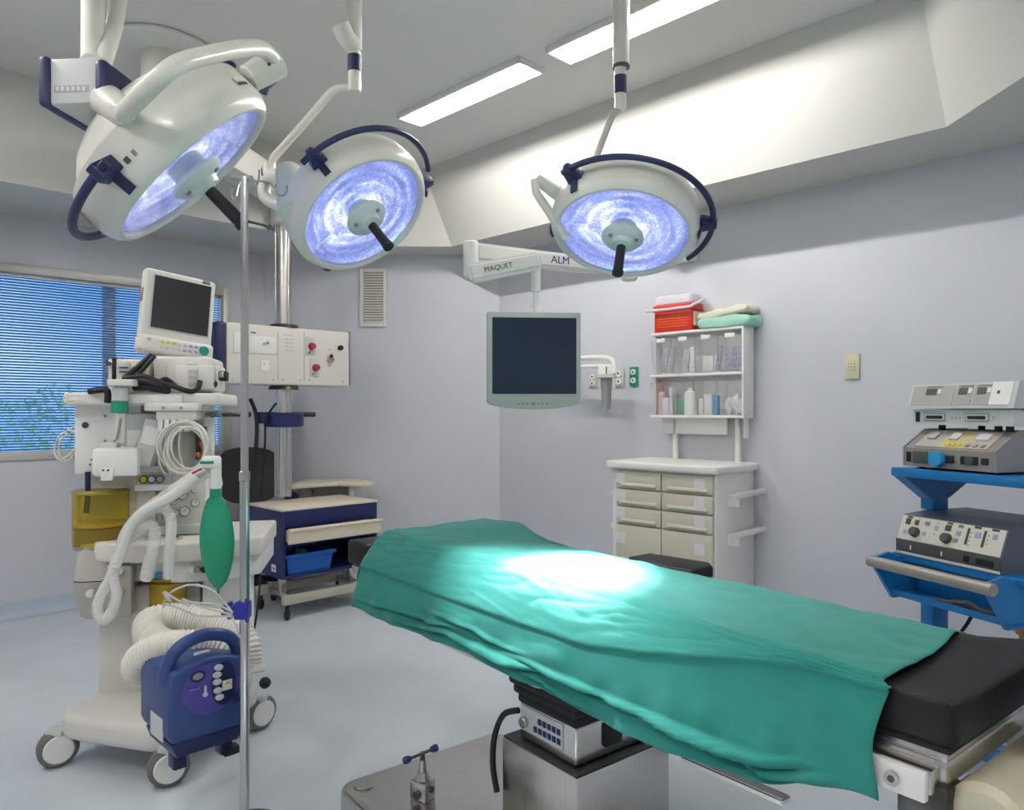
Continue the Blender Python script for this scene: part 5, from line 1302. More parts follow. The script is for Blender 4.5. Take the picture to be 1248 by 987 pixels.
wdisc(250, 846, .008, .008, .003, m_lgrey, 'key_symbol'); u, z = wf.at(250, 840, -.004); mb = MB(); mb.box(u - .003, u + .003, -.008, -.002, z - .006, z + .012, wf.M); mb.obj('key_symbol', m_lgrey, pn)
u, z = wf.at(240, 839, -.004); mb = MB(); mb.box(u - .024, u + .01, -.006, -.002, z - .002, z + .002, wf.M); mb.obj('printed_line', mat('pale_purple', (.2, .17, .5), .4), pn)
mb = MB(); mb.box(.09, .14, .05, .06, zt_ + .024, zt_ + .038, wf.M, .002); mb.obj('top_sticker', m_paper, bo)
mb = MB(); mb.box(-.006, -.003, .05, .15, zb_ + .0, zb_ + .07, wf.M); mb.obj('side_sticker', m_lgrey, bo)
hk = wf.w(WU, .14, .46); mb = MB(); mb.tube([wf.w(WU * .85, .0, .40), V(px_ - .004, py_ + .016, .40)], .010, 10); mb.obj('pole_bracket', m_warmnavy, t)
def corrugated(pts, r, name, parent, pitch=.0115):
    path = smooth_path(pts, 24); 
    acc = [0]
    for i in range(1, len(path)): acc.append(acc[-1] + (path[i] - path[i - 1]).length)
    n = int(acc[-1] / pitch * 4); out = []; j = 0
    for k in range(n + 1):
        d = acc[-1] * k / n
        while j < len(acc) - 2 and acc[j + 1] < d: j += 1
        f = (d - acc[j]) / max(1e-9, acc[j + 1] - acc[j]); out.append(path[j].lerp(path[j + 1], f))
    rs = [r + .0022 * (1 if (k % 4) in (0, 1) else -1) for k in range(len(out))]
    mb = MB(); mb.tube(out, rs, 20); return mb.obj(name, m_hose, parent, smooth=25)
corrugated([P(300, 812, 2.52), P(298, 785, 2.54), P(280, 766, 2.56), P(250, 758, 2.58), P(215, 753, 2.58), P(187, 757, 2.55), P(181, 770, 2.49), P(196, 784, 2.45), P(225, 792, 2.44)], .050, 'air_hose', t)
corrugated([P(178, 826, 2.47), P(168, 812, 2.43), P(176, 799, 2.40), P(200, 790, 2.39), P(230, 786, 2.40), P(258, 792, 2.43), P(270, 808, 2.44)], .048, 'air_hose', t)

# ------------------------------------------------------------------ anesthesia machine
am = Fr(-1.35, 2.85, 12)
t = thing('anesthesia_machine', 'white anesthesia machine on castors with gauges, worktop and two amber canisters', 'anesthesia machine', (-1.33, 2.9, 0))
def abox(name, px0, px1, py0, py1, v0, v1, material, b=.006, parent=None, lab=None):
    mb = MB(); am.box(mb, px0, px1, py0, py1, v0, v1, b); return mb.obj(name, material, parent or t, label=lab)
# base with four castors
W1, W2, W3 = V(-1.66, 2.70, 0), V(-1.19, 2.56, 0), V(-1.03, 3.02, 0); W4 = W1 + (W3 - W2)
cen = (W1 + W2 + W3 + W4) / 4
bp = []
for a, b in ((W1, V(.02, .02, 0)), (W2, V(.06, -.0, 0)), (W3, V(.05, .05, 0)), (W4, V(0, .06, 0))): bp.append(a + (a - cen) * .10)
def rpoly(pts, r, n=6):
    out = []; k = len(pts)
    for i in range(k):
        p, a, b = pts[i], pts[i - 1], pts[(i + 1) % k]
        da, db = (a - p).normalized(), (b - p).normalized()
        p0, p1 = p + da * r, p + db * r
        for j in range(n + 1):
            s_ = j / n; q = p0 * (1 - s_) ** 2 + p * 2 * s_ * (1 - s_) + p1 * s_ * s_; out.append((q.x, q.y))
    return out
mb = MB(); mb.prism(rpoly(bp, .13), .105, .20, None, .03, seg=4); mb.obj('base_platform', m_offw, t)
for i, (w, ang) in enumerate(((W1, -52), (W2, -60), (W3, -35), (W4, -50))):
    a = math.radians(ang); ax = V(math.cos(a), math.sin(a), 0); c = w + V(0, 0, .068)
    mb = MB(); mb.cyl(c - ax * .026, c + ax * .026, .068, n=36, b=.012); cs = mb.obj('caster', mat('tyre_grey', (.16, .155, .145), .6), t)
    mb = MB(); mb.cyl(c + ax * .024, c + ax * .031, .053, .046, 32); mb.cyl(c - ax * .031, c - ax * .024, .046, .053, 32); mb.obj('wheel_disc', m_white, cs)
    mb = MB(); mb.cyl(c + V(0, 0, .02), w + V(0, 0, .125), .016, n=14); mb.box(-.03, .03, -.03, .03, .115, .14, Matrix.Translation(w), .008); mb.obj('caster_fork', m_lgrey, cs)
mb = MB(); kp = W3 + V(.0, -.06, 0); mb.cyl(kp + V(-.06, -.02, .25), kp + V(.04, .0, .262), .008, n=10); mb.obj('brake_lever', m_offw, t)
mb = MB(); mb.sphere(P(323, 832, 2.96), .023); mb.obj('brake_knob', m_black, t)
# pedestal
abox('pedestal', 119, 292, 690, 872, .10, .42, m_offw, .015)
abox('pedestal_door', 246, 306, 690, 862, .02, .12, m_white, .012)
abox('pedestal_panel', 160, 244, 712, 868, .06, .12, m_offw, .008)
# worktop with bowed front
uL, uR = am.U(118, .03), am.U(320, -.02)
zt = am.Z(652, uR, 0) ; zb_ = zt - .075
pol = [(uL, .42), (uL, .0)]
for k in range(13):
    x = k / 12; pol.append((uL + (uR - uL) * x, -.02 - .10 * math.sin(PI * x) ** .8))
pol += [(uR + .0, .0), (uR + .01, .42)]
mb = MB(); mb.prism(pol, zb_, zt, am.M, .012, seg=3); mb.obj('worktop', m_offw, t)
pol2 = [(uL + .1 + (x - uL) * .82, (y + .05) if y < .3 else y) for x, y in pol]
mb = MB(); mb.prism(pol2, zb_ - .085, zb_ + .004, am.M, .01, seg=3); ab = mb.obj('worktop_apron', m_white, t)
abox('cassette_slot', 172, 250, 640, 652, .06, .2, m_lgrey, .006)
for px in (187, 212):
    u = am.U(px, -.02); p = am.w(u, -.02, zt); mb = MB(); mb.cyl(p, p + V(0, 0, .006), .032, n=24, b=.002); pr = mb.obj('hose_port', m_wgrey, t)
    mb = MB(); mb.cyl(p + V(0, 0, .006), p + V(0, 0, .010), .018, n=20); mb.obj('port_opening', m_dgrey, pr)
for px, mm in ((234, m_offw), (240, m_mgrey), (249, m_black)):
    u = am.U(px, -.10); p = am.w(u, -.085, zb_ - .03); mb = MB(); mb.cyl(p, p - am.vv * .03, .012, n=16, b=.002); mb.obj('front_valve', mm, t)
abox('connector_block', 232, 252, 678, 696, -.088, -.06, m_lgrey, .003)
abox('flow_valve', 188, 197, 698, 704, -.07, -.03, m_skyblue, .002)
# absorber (left) with two-tone shell
zA0, zA1, zA2 = am.Z(755, am.U(120, -.02), -.02), am.Z(708, am.U(120, -.02), -.02), am.Z(660, am.U(120, -.02), -.02)
ua, ub = am.U(83, -.04), am.U(158, -.04)
def loft(mb, rings):
    n = len(rings[0]); vs = [v for r in rings for v in r]; fs = [list(range(n)), list(range((len(rings) - 1) * n, len(rings) * n))[::-1]]
    for r in range(len(rings) - 1):
        for i in range(n): fs.append([r * n + i, r * n + (i + 1) % n, (r + 1) * n + (i + 1) % n, (r + 1) * n + i])
    return mb.raw(vs, fs, am.M)
def aring(z, g): return [(x, y, z) for x, y in rrect(ua + g, ub - g, -.04 + g, .20 - g, .05)]
mb = MB(); loft(mb, [aring(zA1 + .004, .0), aring(zA1 + .02, .0), aring(zA2 - .01, .018), aring(zA2, .028)]); mb.obj('absorber_cover', m_wgrey if False else mat('absorber_grey', (.52, .49, .45), .5), t)
mb = MB(); loft(mb, [aring(zA0, .03), aring(zA0 + .01, .02), aring(zA1 - .03, .002), aring(zA1, .002)]); mb.obj('absorber_canister', mat('absorber_grey_dark', (.44, .42, .39), .5), t)
abox('absorber_bracket', 128, 160, 690, 752, -.075, -.03, m_wgrey, .008)
for py in (695, 720):
    p = am.pt(148, py, -.075); mb = MB(); mb.cyl(p, p - am.vv * .02, .012, n=16, b=.002); mb.obj('bracket_screw', m_lgrey, t)
p = am.pt(112, 722, -.05); mb = MB(); mb.cyl(p, p - am.vv * .03, .014, n=16, b=.003); mb.obj('drain_tap', m_offw, t)
# amber canisters
def canister(px, vv_, r, py0, py1, fill, lab):
    p = am.pt(px, py1, vv_); z1_ = am.pt(px, py0, vv_).z; M_ = Matrix.Translation((p.x, p.y, 0))
    mb = MB(); mb.lathe([(r - .004, p.z), (r, p.z + .004), (r, z1_), (r - .004, z1_)], M_, 40); c = mb.obj('suction_canister', m_amber, t, label=lab)
    mb = MB(); mb.cyl((p.x, p.y, p.z - .016), (p.x, p.y, p.z + .002), r * .98, n=36, b=.004); mb.obj('canister_base', m_taupe, c)
    mb = MB(); mb.cyl((p.x, p.y, z1_ - .004), (p.x, p.y, z1_ + .010), r * 1.03, n=36, b=.004); mb.obj('canister_lid', MATS.get('lid') or mat('canister_lid', (.30, .24, .03), .4), c)
    h = z1_ - p.z; mb = MB(); mb.cyl((p.x, p.y, p.z + h * .36), (p.x, p.y, p.z + h * (.44 if fill < .6 else fill)), r * .95, n=36); mb.obj('canister_filter', m_amberliq, c)
    mb = MB(); mb.cyl((p.x, p.y, p.z + .002), (p.x, p.y, p.z + h * .33), r * .92, n=36); mb.obj('canister_liner', mat('olive_liner', (.24, .19, .03), .5), c)
    return p, z1_
canister(123, .07, .098, 600, 662, .48, 'large amber suction canister above the grey absorber')
canister(205, -.0, .066, 704, 748, .9, 'small amber canister under the worktop')
mb = MB(); mb.tube(smooth_path([am.pt(107, 575, .05), am.pt(107, 590, .05), am.pt(107, 605, .07), am.pt(105, 625, .07)], 5), .010, 10); mb.obj('suction_tube', m_navy, t)
abox('gauge_strip', 93, 97, 600, 662, .02, .03, m_amberliq, .001)
# upper body
abox('rear_column', 112, 250, 486, 648, .20, .42, m_offw, .01)
abox('left_cheek', 104, 172, 578, 662, .12, .22, m_offw, .008)
ip = abox('instrument_panel', 166, 251, 574, 648, .10, .22, m_offw, .006)
abox('panel_shelf', 164, 222, 590, 598, .04, .11, m_white, .003)
kb = abox('flow_panel', 168, 208, 576, 592, .055, .11, m_lgrey, .003)
for px, mm in ((175, m_yellow), (185, m_lilac), (195, m_wgrey)):
    mb = MB(); am.disc(mb, px, 584, .055, .016, .006); g = mb.obj('flow_gauge_rim', m_dgrey, t); mb = MB(); am.disc(mb, px, 584, .049, .012, .003); mb.obj('flow_gauge_face', mm, g)
for px, py, r in ((213, 625, .017), (225, 623, .021), (223, 604, .018), (238, 613, .016), (212, 612, .010), (237, 597, .012)):
    mb = MB(); am.disc(mb, px, py, .10, r, .014); g = mb.obj('pressure_gauge', m_mgrey if r > .015 else m_keyblue, t)
    mb = MB(); am.disc(mb, px, py, .0858, r * .82, .002); mb.obj('gauge_dial', m_white, g)
    mb = MB(); p = am.pt(px, py, .0835); mb.tube([p, p + (am.u * .5 + V(0, 0, .8)) * r * .6], .0012, 6); mb.obj('gauge_needle', m_black, g)
abox('flow_tube', 186, 190, 598, 634, .085, .10, m_white, .003)
abox('flow_tube', 193, 197, 598, 634, .085, .10, m_lgrey, .003)
abox('valve_block', 202, 210, 628, 644, .06, .11, m_white, .004)
mb = MB(); mb.tube(smooth_path([am.pt(206, 630, .05), am.pt(198, 620, .03), am.pt(190, 610, .04), am.pt(188, 598, .07)], 5), .006, 8); mb.obj('gas_tube', MATS['pale_lead'] if 'pale_lead' in MATS else m_offw, t)
for k in range(3):
    abox('panel_label', 228 + k * 7, 233 + k * 7, 583, 587, .094, .101, m_paper, .001)
abox('drawer_seam', 252, 318, 684, 685.5, -.012, .02, m_wgrey, 0) if False else None
abox('gauge_label', 206, 216, 607, 610, .094, .10, m_skyblue, .001)
for px, py in ((199, 602), (184, 612)):
    mb = MB(); am.disc(mb, px, py, .02, .014, .05, r1=.010); mb.obj('control_knob', m_lgrey, t)
# left tower, hanging white box, module rack
lt = abox('left_tower', 90, 172, 489, 578, .06, .40, m_white, .01)
mb = MB(); am.disc(mb, 104, 518, .06, .012, .004); mb.obj('tower_mark', m_dgrey, lt)
for px, py in ((128, 507), (128, 537), (110, 566), (112, 560)):
    mb = MB(); am.disc(mb, px, py, .06, .005, .004, n=10); mb.obj('tower_screw', m_mgrey, lt)
wb = abox('white_control_box', 111, 168, 546, 581, -.09, .055, m_white, .014)
abox('box_clip', 122, 137, 571, 586, -.105, -.088, m_white, .004)
for px in (126, 132):
    mb = MB(); am.disc(mb, px, 573, -.105, .004, .003, n=10); mb.obj('clip_hole', m_dgrey, wb)
abox('box_top_block', 122, 142, 540, 547, -.06, .0, m_offw, .004)
mb = MB(); u, z = am.at(175, 572, -.04); 
mb.box(u - .11, u + .09, -.05, .06, z - .01, z + .0, am.M, .004); mb.box(u - .11, u + .09, -.055, -.05, z - .012, z + .012, am.M, .002); mb.obj('wire_tray', m_mgrey, t)
mr = abox('module_rack', 150, 190, 504, 552, .02, .16, m_lgrey, .008)
abox('module_face', 154, 172, 524, 544, .008, .022, m_white, .004, mr)
mb = MB(); p = am.pt(182, 540, -.0); Mt = Matrix.Translation(p) @ am.M.to_3x3().to_4x4() @ Matrix.Rotation(math.radians(14), 4, 'Y') @ Matrix.Rotation(math.radians(-10), 4, 'X')
mb.box(-.035, .035, -.03, .05, -.10, .09, Mt, .008); md = mb.obj('tilted_module', m_lgrey, t)
mb = MB(); mb.box(-.025, .03, -.036, -.028, -.01, .06, Mt, .003); mb.obj('module_cover', m_white, md)
abox('lead_rail', 175, 242, 491, 501, -.085, .10, m_offw, .008)
for px in (199, 221):
    mb = MB(); am.disc(mb, px, 497, -.085, .006, .004, n=12); mb.obj('rail_screw', m_mgrey, t)
for k in range(5):
    px = 195 + k * 8; abox('lead_socket', px - 3, px + 3, 511, 526, -.075, -.03, m_white, .004)
abox('lead_block', 190, 238, 501, 512, -.07, .06, m_offw, .004)
abox('black_connector', 238, 250, 520, 560, .14, .19, m_dgrey, .004)
mb = MB(); mb.tube(smooth_path([am.pt(244, 540, .12), am.pt(248, 548, .11), am.pt(245, 558, .11), am.pt(240, 552, .12)], 5), .008, 8); mb.obj('orange_lead', mat('orange_lead', (.62, .22, .08), .5), t)
# top shelf
us0, us1 = am.U(75, -.02), am.U(272, .05)
zs_ = am.Z(478, us0, -.02); zs0 = zs_ - .05
mb = MB(); mb.prism(rrect(us0, us1, -.03, .44, .03), zs0, zs_, am.M, .012, seg=3); mb.obj('top_shelf', m_offw, t)
abox('shelf_front_block', 152, 222, 480, 492, -.05, .0, m_white, .008)
# flow sensor tube with green band
mb = MB(); p0, p1 = am.pt(147, 540, -.075), am.pt(147, 468, -.075); mb.cyl(p0, p1, .018, n=20, b=.004); fs_ = mb.obj('sensor_tube', m_offw, t)
mb = MB(); mb.cyl(am.pt(146, 503, -.075), am.pt(146, 490, -.075), .030, n=20, b=.003); mb.obj('green_band', m_green, fs_)
mb = MB(); mb.cyl(am.pt(147, 489, -.075), am.pt(147, 472, -.075), .030, .028, 20, b=.003); mb.obj('tube_head', m_lgrey, fs_)
mb = MB(); mb.tube(smooth_path([am.pt(147, 510, -.095), am.pt(145, 522, -.10), am.pt(142, 534, -.10), am.pt(138, 538, -.10)], 5), .005, 8); mb.obj('sensor_lead', m_mgrey, fs_)
abox('sensor_bracket', 130, 162, 462, 470, -.12, .0, m_offw, .004)
mb = MB(); pa, pb = am.pt(100, 487, -.034), am.pt(141, 480, -.05); 
mb.tube(smooth_path([am.pt(108, 477, -.04), am.pt(124, 475, -.045), am.pt(131, 477, -.05), am.pt(131, 491, -.05)], 4), .012, 8); mb.obj('black_strap', m_black, t)
# rail to the right
mb = MB(); p = am.pt(252, 505, .22); q = P(302, 505, 2.95); mb.tube([p, q], .012, 10); rl = mb.obj('side_rail', m_steel, t)
mb = MB(); mb.tube([p.lerp(q, .12), p.lerp(q, .42)], .014, 10); mb.obj('rail_sleeve', mat('sea_green_sleeve', (.33, .52, .50), .5), rl)
mb = MB(); mb.sphere(q, .014); mb.obj('rail_end', m_black, rl)
# bag arm
mb = MB(); bar(mb, am.pt(172, 628, -.02), am.pt(258, 566, -.20), .05, .05, .045, .045, .012); ba_ = mb.obj('bag_arm', m_offw, t)
mb = MB(); bar(mb, am.pt(206, 596, -.125), am.pt(250, 570, -.22), .012, .02, .012, .02, .004); mb.obj('arm_lever', m_white, ba_)
mb = MB(); bar(mb, am.pt(234, 577, -.235), am.pt(246, 571, -.24), .004, .008, .004, .008, .001); mb.obj('red_mark', m_crimson, ba_)
mb = MB(); hd_ = am.pt(257, 563, -.20); mb.box(-.03, .035, -.03, .03, -.022, .022, Matrix.Translation(hd_) @ Matrix.Rotation(.3, 4, 'Z'), .012); mb.obj('arm_head', m_white, ba_)
mb = MB(); mb.box(-.034, .012, -.034, -.028, -.004, .006, Matrix.Translation(hd_) @ Matrix.Rotation(.3, 4, 'Z'), .001); mb.obj('green_stripe', m_green, ba_)
mb = MB(); bt = am.pt(263, 596, -.20); mb.tube([hd_ + V(.018, 0, -.01), V(bt.x, bt.y, hd_.z - .05), bt + V(0, 0, .02), bt - V(0, 0, .01)], [.02, .019, .024, .016], 18); mb.obj('bag_connector', m_white, ba_)
# breathing bag
bb = am.pt(266, 718, -.20)
bg = thing('breathing_bag', 'green rubber breathing bag hanging from the white arm of the anesthesia machine', 'breathing bag', bb)
Hh = bt.z - bb.z; rings = []
for k in range(33):
    s_ = k / 32; z = bb.z + Hh * s_
    wv = .004 + .056 * (math.sin(PI * min(1, s_ * 1.02)) ** .62) if s_ < .94 else .018
    if s_ >= .86: wv = .018 + (.04 - .018) * (1 - sstep(.86, .95, s_)) 
    th = wv * (.45 if s_ < .9 else .45 + .5 * sstep(.9, .95, s_))
    cx_ = bb.x + (bt.x - bb.x) * s_; cy_ = bb.y + (bt.y - bb.y) * s_
    rings.append([V(cx_ + wv * math.cos(2 * PI * i / 28), cy_ + th * math.sin(2 * PI * i / 28), z) for i in range(28)])
n = 28; vs = [v for r_ in rings for v in r_]; fs = [list(range(n)), list(range(32 * n, 33 * n))]
for r_ in range(32):
    for i in range(n): fs.append([r_ * n + i, r_ * n + (i + 1) % n, (r_ + 1) * n + (i + 1) % n, (r_ + 1) * n + i])
mb = MB(); mb.raw(vs, fs); mb.obj('bag_body', m_bag, bg, smooth=60)
mb = MB(); mb.cyl(bt - V(0, 0, .028), bt + V(0, 0, .004), .021, n=20, b=.003); mb.obj('bag_neck', m_green, bg)
mb = MB(); mb.tube([bb + V(0, 0, .01), bb - V(0, 0, .016)], .005, 10); mb.obj('bag_tail', m_green, bg)
mb = MB(); mb.tube([rings[k][0] + V(.001, 0, 0) for k in range(2, 28)], .003, 8); mb.tube([rings[k][14] - V(.001, 0, 0) for k in range(2, 28)], .003, 8); mb.obj('bag_seam', m_bag, bg)
# clear breathing hoses
def chose(pts, r, label):
    path = smooth_path([am.pt(x, y, v) for x, y, v in pts], 14); rs = [r * (1 + (.05 if k % 2 else -.05)) for k in range(len(path))]
    mb = MB(); mb.tube(path, rs, 14); return tag(mb.obj('breathing_hose', m_tubeclear, smooth=40), label, 'hose', None)
chose([(252, 576, -.16), (222, 596, -.17), (196, 612, -.18), (170, 628, -.18), (153, 650, -.17), (146, 675, -.16), (134, 705, -.16), (122, 728, -.16), (119, 745, -.16), (126, 755, -.16), (136, 746, -.17), (142, 725, -.17), (138, 700, -.16), (146, 672, -.15), (164, 645, -.14)], .019, 'clear breathing hose looping lowest in front of the grey absorber')
chose([(184, 619, -.16), (200, 619, -.17), (208, 632, -.17), (208, 655, -.17), (206, 680, -.16), (205, 704, -.14)], .019, 'clear breathing hose dropping straight beside the pressure gauges')
chose([(158, 655, -.15), (172, 645, -.17), (184, 641, -.18), (189, 650, -.18), (186, 672, -.18), (181, 690, -.17), (178, 706, -.16)], .021, 'short clear breathing hose arching onto the front of the worktop')
chose([(240, 580, -.20), (205, 606, -.215), (176, 622, -.22), (160, 640, -.21), (150, 665, -.20), (140, 690, -.20)], .017, 'clear breathing hose lying in front of the lowest loop')
# coiled leads
for k, (rx, rz, dx, dy) in enumerate(((.085, .10, 0, 0), (.078, .092, .004, .006), (.07, .085, -.004, -.006), (.082, .088, .008, -.01), (.064, .09, .006, .004), (.088, .095, -.006, .006), (.06, .078, .012, 0))):
    c = am.pt(226, 546, -.085 - .008 * k) + am.u * dx + V(0, 0, dy)
    mb = MB(); pts = [c + am.u * rx * math.cos(a) + V(0, 0, rz * math.sin(a)) + am.vv * .02 * math.sin(a * 2 + k) for a in [2 * PI * i / 40 + .9 for i in range(40)]]
    mb.tube(pts, .0045, 8, closed=True); tag(mb.obj('coiled_lead', mat('pale_lead', (.66, .66, .60), .5)), 'pale lead coil hanging from the lead rail of the anesthesia machine', 'cable', 'coiled leads on the anesthesia machine')
for k, px in enumerate((196, 203, 211, 220)):
    cable([am.pt(px, 522, -.06), am.pt(px - 2, 545, -.07), am.pt(px - 1 + k, 566, -.07), am.pt(px + 6, 578, -.05)], .004, ('first', 'second', 'third', 'fourth')[k] + ' pale lead from the left dropping out of the lead rail sockets', MATS['pale_lead'], 'lead')
for k, off in enumerate((0, 5)):
    cable([am.pt(91, 520 + off, .1), am.pt(76, 528 + off, .08), am.pt(67 + off, 543, .08), am.pt(70 + off, 558, .08), am.pt(82, 561 - off, .08), am.pt(91, 552 - off, .09)], .004, ('outer', 'inner')[k] + ' pale lead looping out left of the machine before the window', MATS['pale_lead'], 'lead')
# module box on the top shelf
bt_ = am.pt(230, 478, .08); zsh = zs_
ub0, ub1 = am.U(186, .06), am.U(258, .06)
zm_ = am.Z(434, am.U(225, .06), .06)
t = thing('monitor_module_box', 'white module box with cable sockets on the shelf under the tilted monitor', 'medical device', am.w((ub0 + ub1) / 2, .18, zsh))
mb = MB(); mb.prism(rrect(ub0, ub1, .06, .34, .02), zsh, zm_, am.M, .018, seg=4); bo = mb.obj('casing', m_offw, t)
abox('front_module', 212, 262, 445, 475, .02, .07, m_offw, .008, t)
abox('socket_cluster', 229, 240, 449, 470, .008, .024, m_lgrey, .003, t)
for px, py in ((232, 453), (232, 460), (232, 467), (237, 453), (237, 460), (237, 467)):
    mb = MB(); am.disc(mb, px, py, .008, .006, .004, n=12); mb.obj('socket', m_wgrey, t)
abox('end_module', 246, 270, 446, 477, .03, .12, m_white, .01, t)
mb = MB(); am.disc(mb, 260, 468, .03, .016, .006); mb.obj('round_port', m_black, t)
mb = MB(); am.disc(mb, 260, 468, .024, .008, .003); mb.obj('port_core', m_dgrey, t)
abox('side_connector', 266, 276, 452, 464, .0, .06, m_black, .004, t); abox('connector_cap', 267, 273, 453, 460, -.008, .002, m_chrome, .002, t)
for k in range(4): abox('indicator_mark', 228 + k * 3.4, 230 + k * 3.4, 443.5, 445, .058, .061, m_mgrey, 0, t)
mb = MB(); u = am.U(203, .06); mb.box(u - .001, u + .001, .0585, .062, zsh + .02, zm_ - .03, am.M); mb.obj('panel_seam', m_wgrey, bo)
# recorder at left
t = thing('strip_recorder', 'small cream recorder with a black strap on the left of the shelf', 'medical device', am.pt(150, 478, .08))
mb = MB(); ur0, ur1 = am.U(131, .02), am.U(178, .02); zr1 = am.Z(437, ur0, .02); mb.box(ur0, ur1, .02, .2, zsh, zr1, am.M, .01, 3); bo = mb.obj('casing', m_offw, t)
abox('paper_slot', 143, 158, 441, 456, .012, .021, m_lgrey, .003, t); abox('slot_mark', 145, 156, 447, 449, .008, .0125, m_dgrey, .001, t); abox('slot_mark', 145, 156, 452, 454, .008, .0125, m_dgrey, .001, t)
abox('black_strap', 136, 141, 436, 462, .014, .205, m_black, .003, t)
mb = MB(); am.disc(mb, 133, 443, .02, .008, .016); mb.obj('side_knob', m_dgrey, t)
# black cable bundle
for k, (pts, r, lab) in enumerate((
    ([(184, 433, .03), (172, 444, .0), (160, 454, -.01), (152, 461, -.02)], .012, 'black cable running from under the tilted monitor to the recorder'),
    ([(188, 434, .02), (176, 448, -.01), (166, 458, -.02), (156, 463, -.03)], .009, 'thinner black cable beside the one under the tilted monitor'),
    ([(150, 462, -.03), (172, 458, -.05), (190, 464, -.055), (215, 472, -.05), (232, 477, -.03), (241, 473, -.01), (244, 464, .0)], .010, 'black cable crossing the shelf to the module box socket'),
    ([(158, 466, -.03), (176, 464, -.05), (196, 470, -.055), (205, 474, -.04)], .013, 'upper black cable of the bundle on the shelf'),
    ([(164, 472, -.02), (180, 472, -.045), (198, 475, -.045), (206, 476, -.03)], .013, 'lower black cable of the bundle on the shelf'),
    ([(180, 461, -.03), (192, 466, -.05), (202, 462, -.04), (214, 470, -.04)], .009, 'black cable loop over the bundle on the shelf'))):
    cable([am.pt(x, y, v) for x, y, v in pts], r, lab)
# patient monitor, tilted
pm = P(214, 433, 3.02)
R_ = Matrix.Translation(pm) @ Matrix.Rotation(math.radians(42), 4, 'Z') @ Matrix.Rotation(math.radians(6.5), 4, 'Y') @ Matrix.Rotation(math.radians(-6), 4, 'X')
t = thing('patient_monitor', 'off-white patient monitor with green knob, tilted on top of the anesthesia machine', 'monitor', am.w((ub0 + ub1) / 2, .2, zm_))
w2, hh = .142, .345
# bezel as a ring round the sunk screen
xs0, xs1, zs0_, zs1_ = -w2 + .036, w2 - .022, .100, hh - .028
mb = MB()
mb.box(-w2, w2, .0, .055, .0, hh, R_, .016, 4); bo = mb.obj('casing', m_offw, t)
mb = MB(); mb.box(xs0 - .006, xs1 + .006, -.003, .004, zs0_ - .006, zs1_ + .006, R_, .002); mb.obj('screen_frame', m_lgrey, bo)
mb = MB(); mb.box(xs0, xs1, -.005, .003, zs0_, zs1_, R_, .0); mb.obj('screen', m_screen2, t)
mb = MB(); mb.box(-w2 - .004, w2 + .004, -.022, .06, -.004, .066, R_, .018, 4); kp_ = mb.obj('key_panel', m_offw, t)
kcol = [m_yellow, m_yellow, m_yellow, m_lilac, m_lgrey, m_keyblue, m_keyblue, m_skyblue]
for r in range(2):
    for k in range(8):
        mb = MB(); x = -w2 + .075 + k * .022; mb.box(x, x + .014, -.027, -.020, .016 + r * .022, .026 + r * .022, R_, .002); mb.obj('key', kcol[k] if r else m_keyblue if k > 3 else m_lgrey, kp_)
mb = MB(); p = R_ @ V(w2 - .038, -.02, .032); q = R_ @ V(w2 - .038, -.034, .032); mb.cyl(p, q, .020, .018, 24, b=.003); mb.obj('green_knob', m_green, kp_)
mb = MB(); p = R_ @ V(-w2 + .03, -.02, .045); q = R_ @ V(-w2 + .03, -.026, .045); mb.cyl(p, q, .007, n=14); mb.obj('power_button', m_wgrey, kp_)
mb = MB(); mb.box(w2 - .060, w2 - .026, -.002, .002, hh - .020, hh - .016, R_); mb.obj('badge', m_text, bo)
mb = MB(); mb.box(w2 - .058, w2 - .028, -.002, .002, hh - .014, hh - .006, R_); mb.obj('badge', m_mgrey, bo)
mb = MB(); mb.box(-w2 - .003, -w2 + .004, .01, .045, hh - .14, hh - .085, R_, .002); mb.obj('side_plate', mat('side_plate_mauve', (.30, .22, .20), .4), bo)
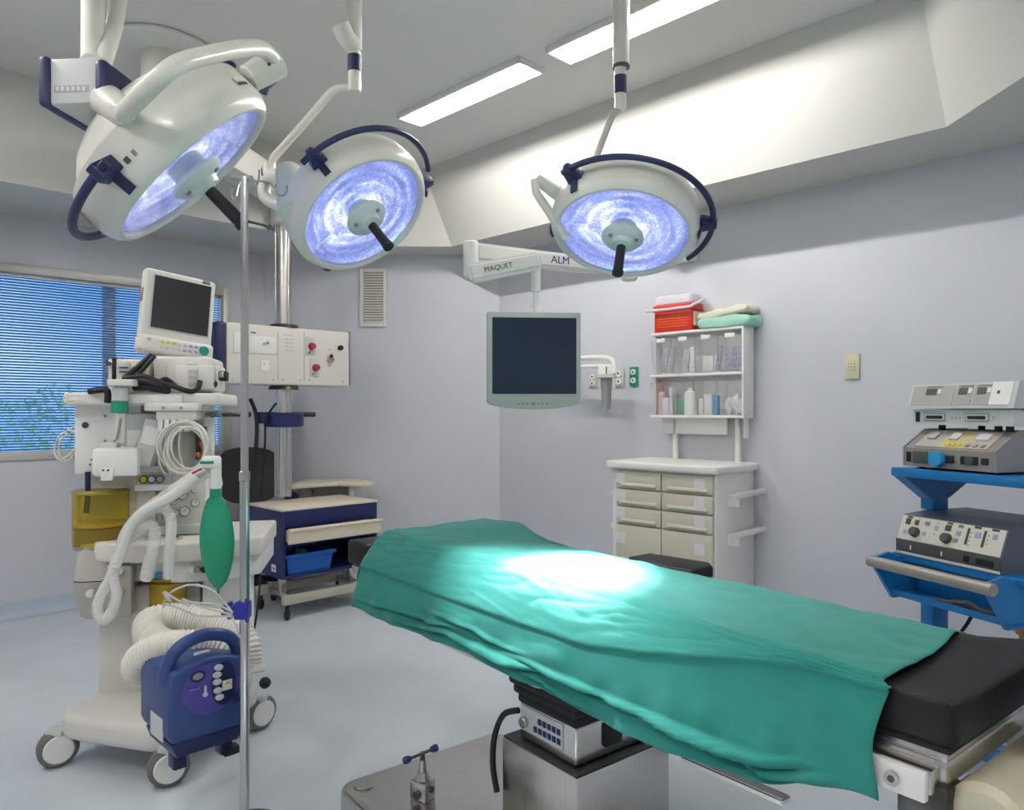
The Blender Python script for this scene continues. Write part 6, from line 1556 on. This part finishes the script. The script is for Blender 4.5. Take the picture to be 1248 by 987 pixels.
for k in range(5):
    mb = MB(); mb.box(w2 - .001, w2 + .003, .02, .034, .10 + k * .018, .108 + k * .018, R_, .001); mb.obj('side_button', m_mgrey, bo)
mb = MB(); a_ = R_ @ V(-.01, .035, .01); mb.tube([a_, V(a_.x, a_.y, zm_ + .015), V(a_.x, a_.y, zm_)], [.03, .035, .06], 18); mb.obj('monitor_foot', m_offw, t)

# ------------------------------------------------------------------ camera, sky, colour
cam = bpy.data.cameras.new('camera'); co = bpy.data.objects.new('camera', cam); COL.objects.link(co)
co.location = (0, 0, H); co.rotation_euler = (PI / 2, 0, 0)
cam.sensor_width = 36; cam.lens = 36 * F / 1248; cam.shift_y = (HY - 493.5) / 1248; cam.clip_start = .05
sc.camera = co
w = bpy.data.worlds.new('sky'); sc.world = w; w.use_nodes = True; nt = w.node_tree
bg_ = nt.nodes['Background']
tc = nt.nodes.new('ShaderNodeTexCoord'); sx = nt.nodes.new('ShaderNodeSeparateXYZ'); nt.links.new(tc.outputs['Generated'], sx.inputs[0])
nz = nt.nodes.new('ShaderNodeTexNoise'); nz.inputs['Scale'].default_value = 5; nt.links.new(tc.outputs['Generated'], nz.inputs['Vector'])
rp = nt.nodes.new('ShaderNodeValToRGB'); rp.color_ramp.elements[0].position = .40; rp.color_ramp.elements[0].color = (.20, .42, .80, 1)
rp.color_ramp.elements[1].position = .72; rp.color_ramp.elements[1].color = (.75, .90, 1, 1)
nt.links.new(nz.outputs['Fac'], rp.inputs[0]); nt.links.new(rp.outputs[0], bg_.inputs[0]); bg_.inputs[1].default_value = 1.15
vs_ = sc.view_settings
vs_.view_transform = 'Standard'; vs_.look = 'None'; vs_.gamma = 1; vs_.exposure = 0.66; vs_.use_curve_mapping = False
sc.cycles.use_denoising = True
sc.cycles.max_bounces = 8; sc.cycles.transparent_max_bounces = 24; sc.cycles.caustics_reflective = False; sc.cycles.caustics_refractive = False
sc.cycles.sample_clamp_indirect = 6
for o_ in bpy.data.objects:
    if 'wo' in o_: del o_['wo']
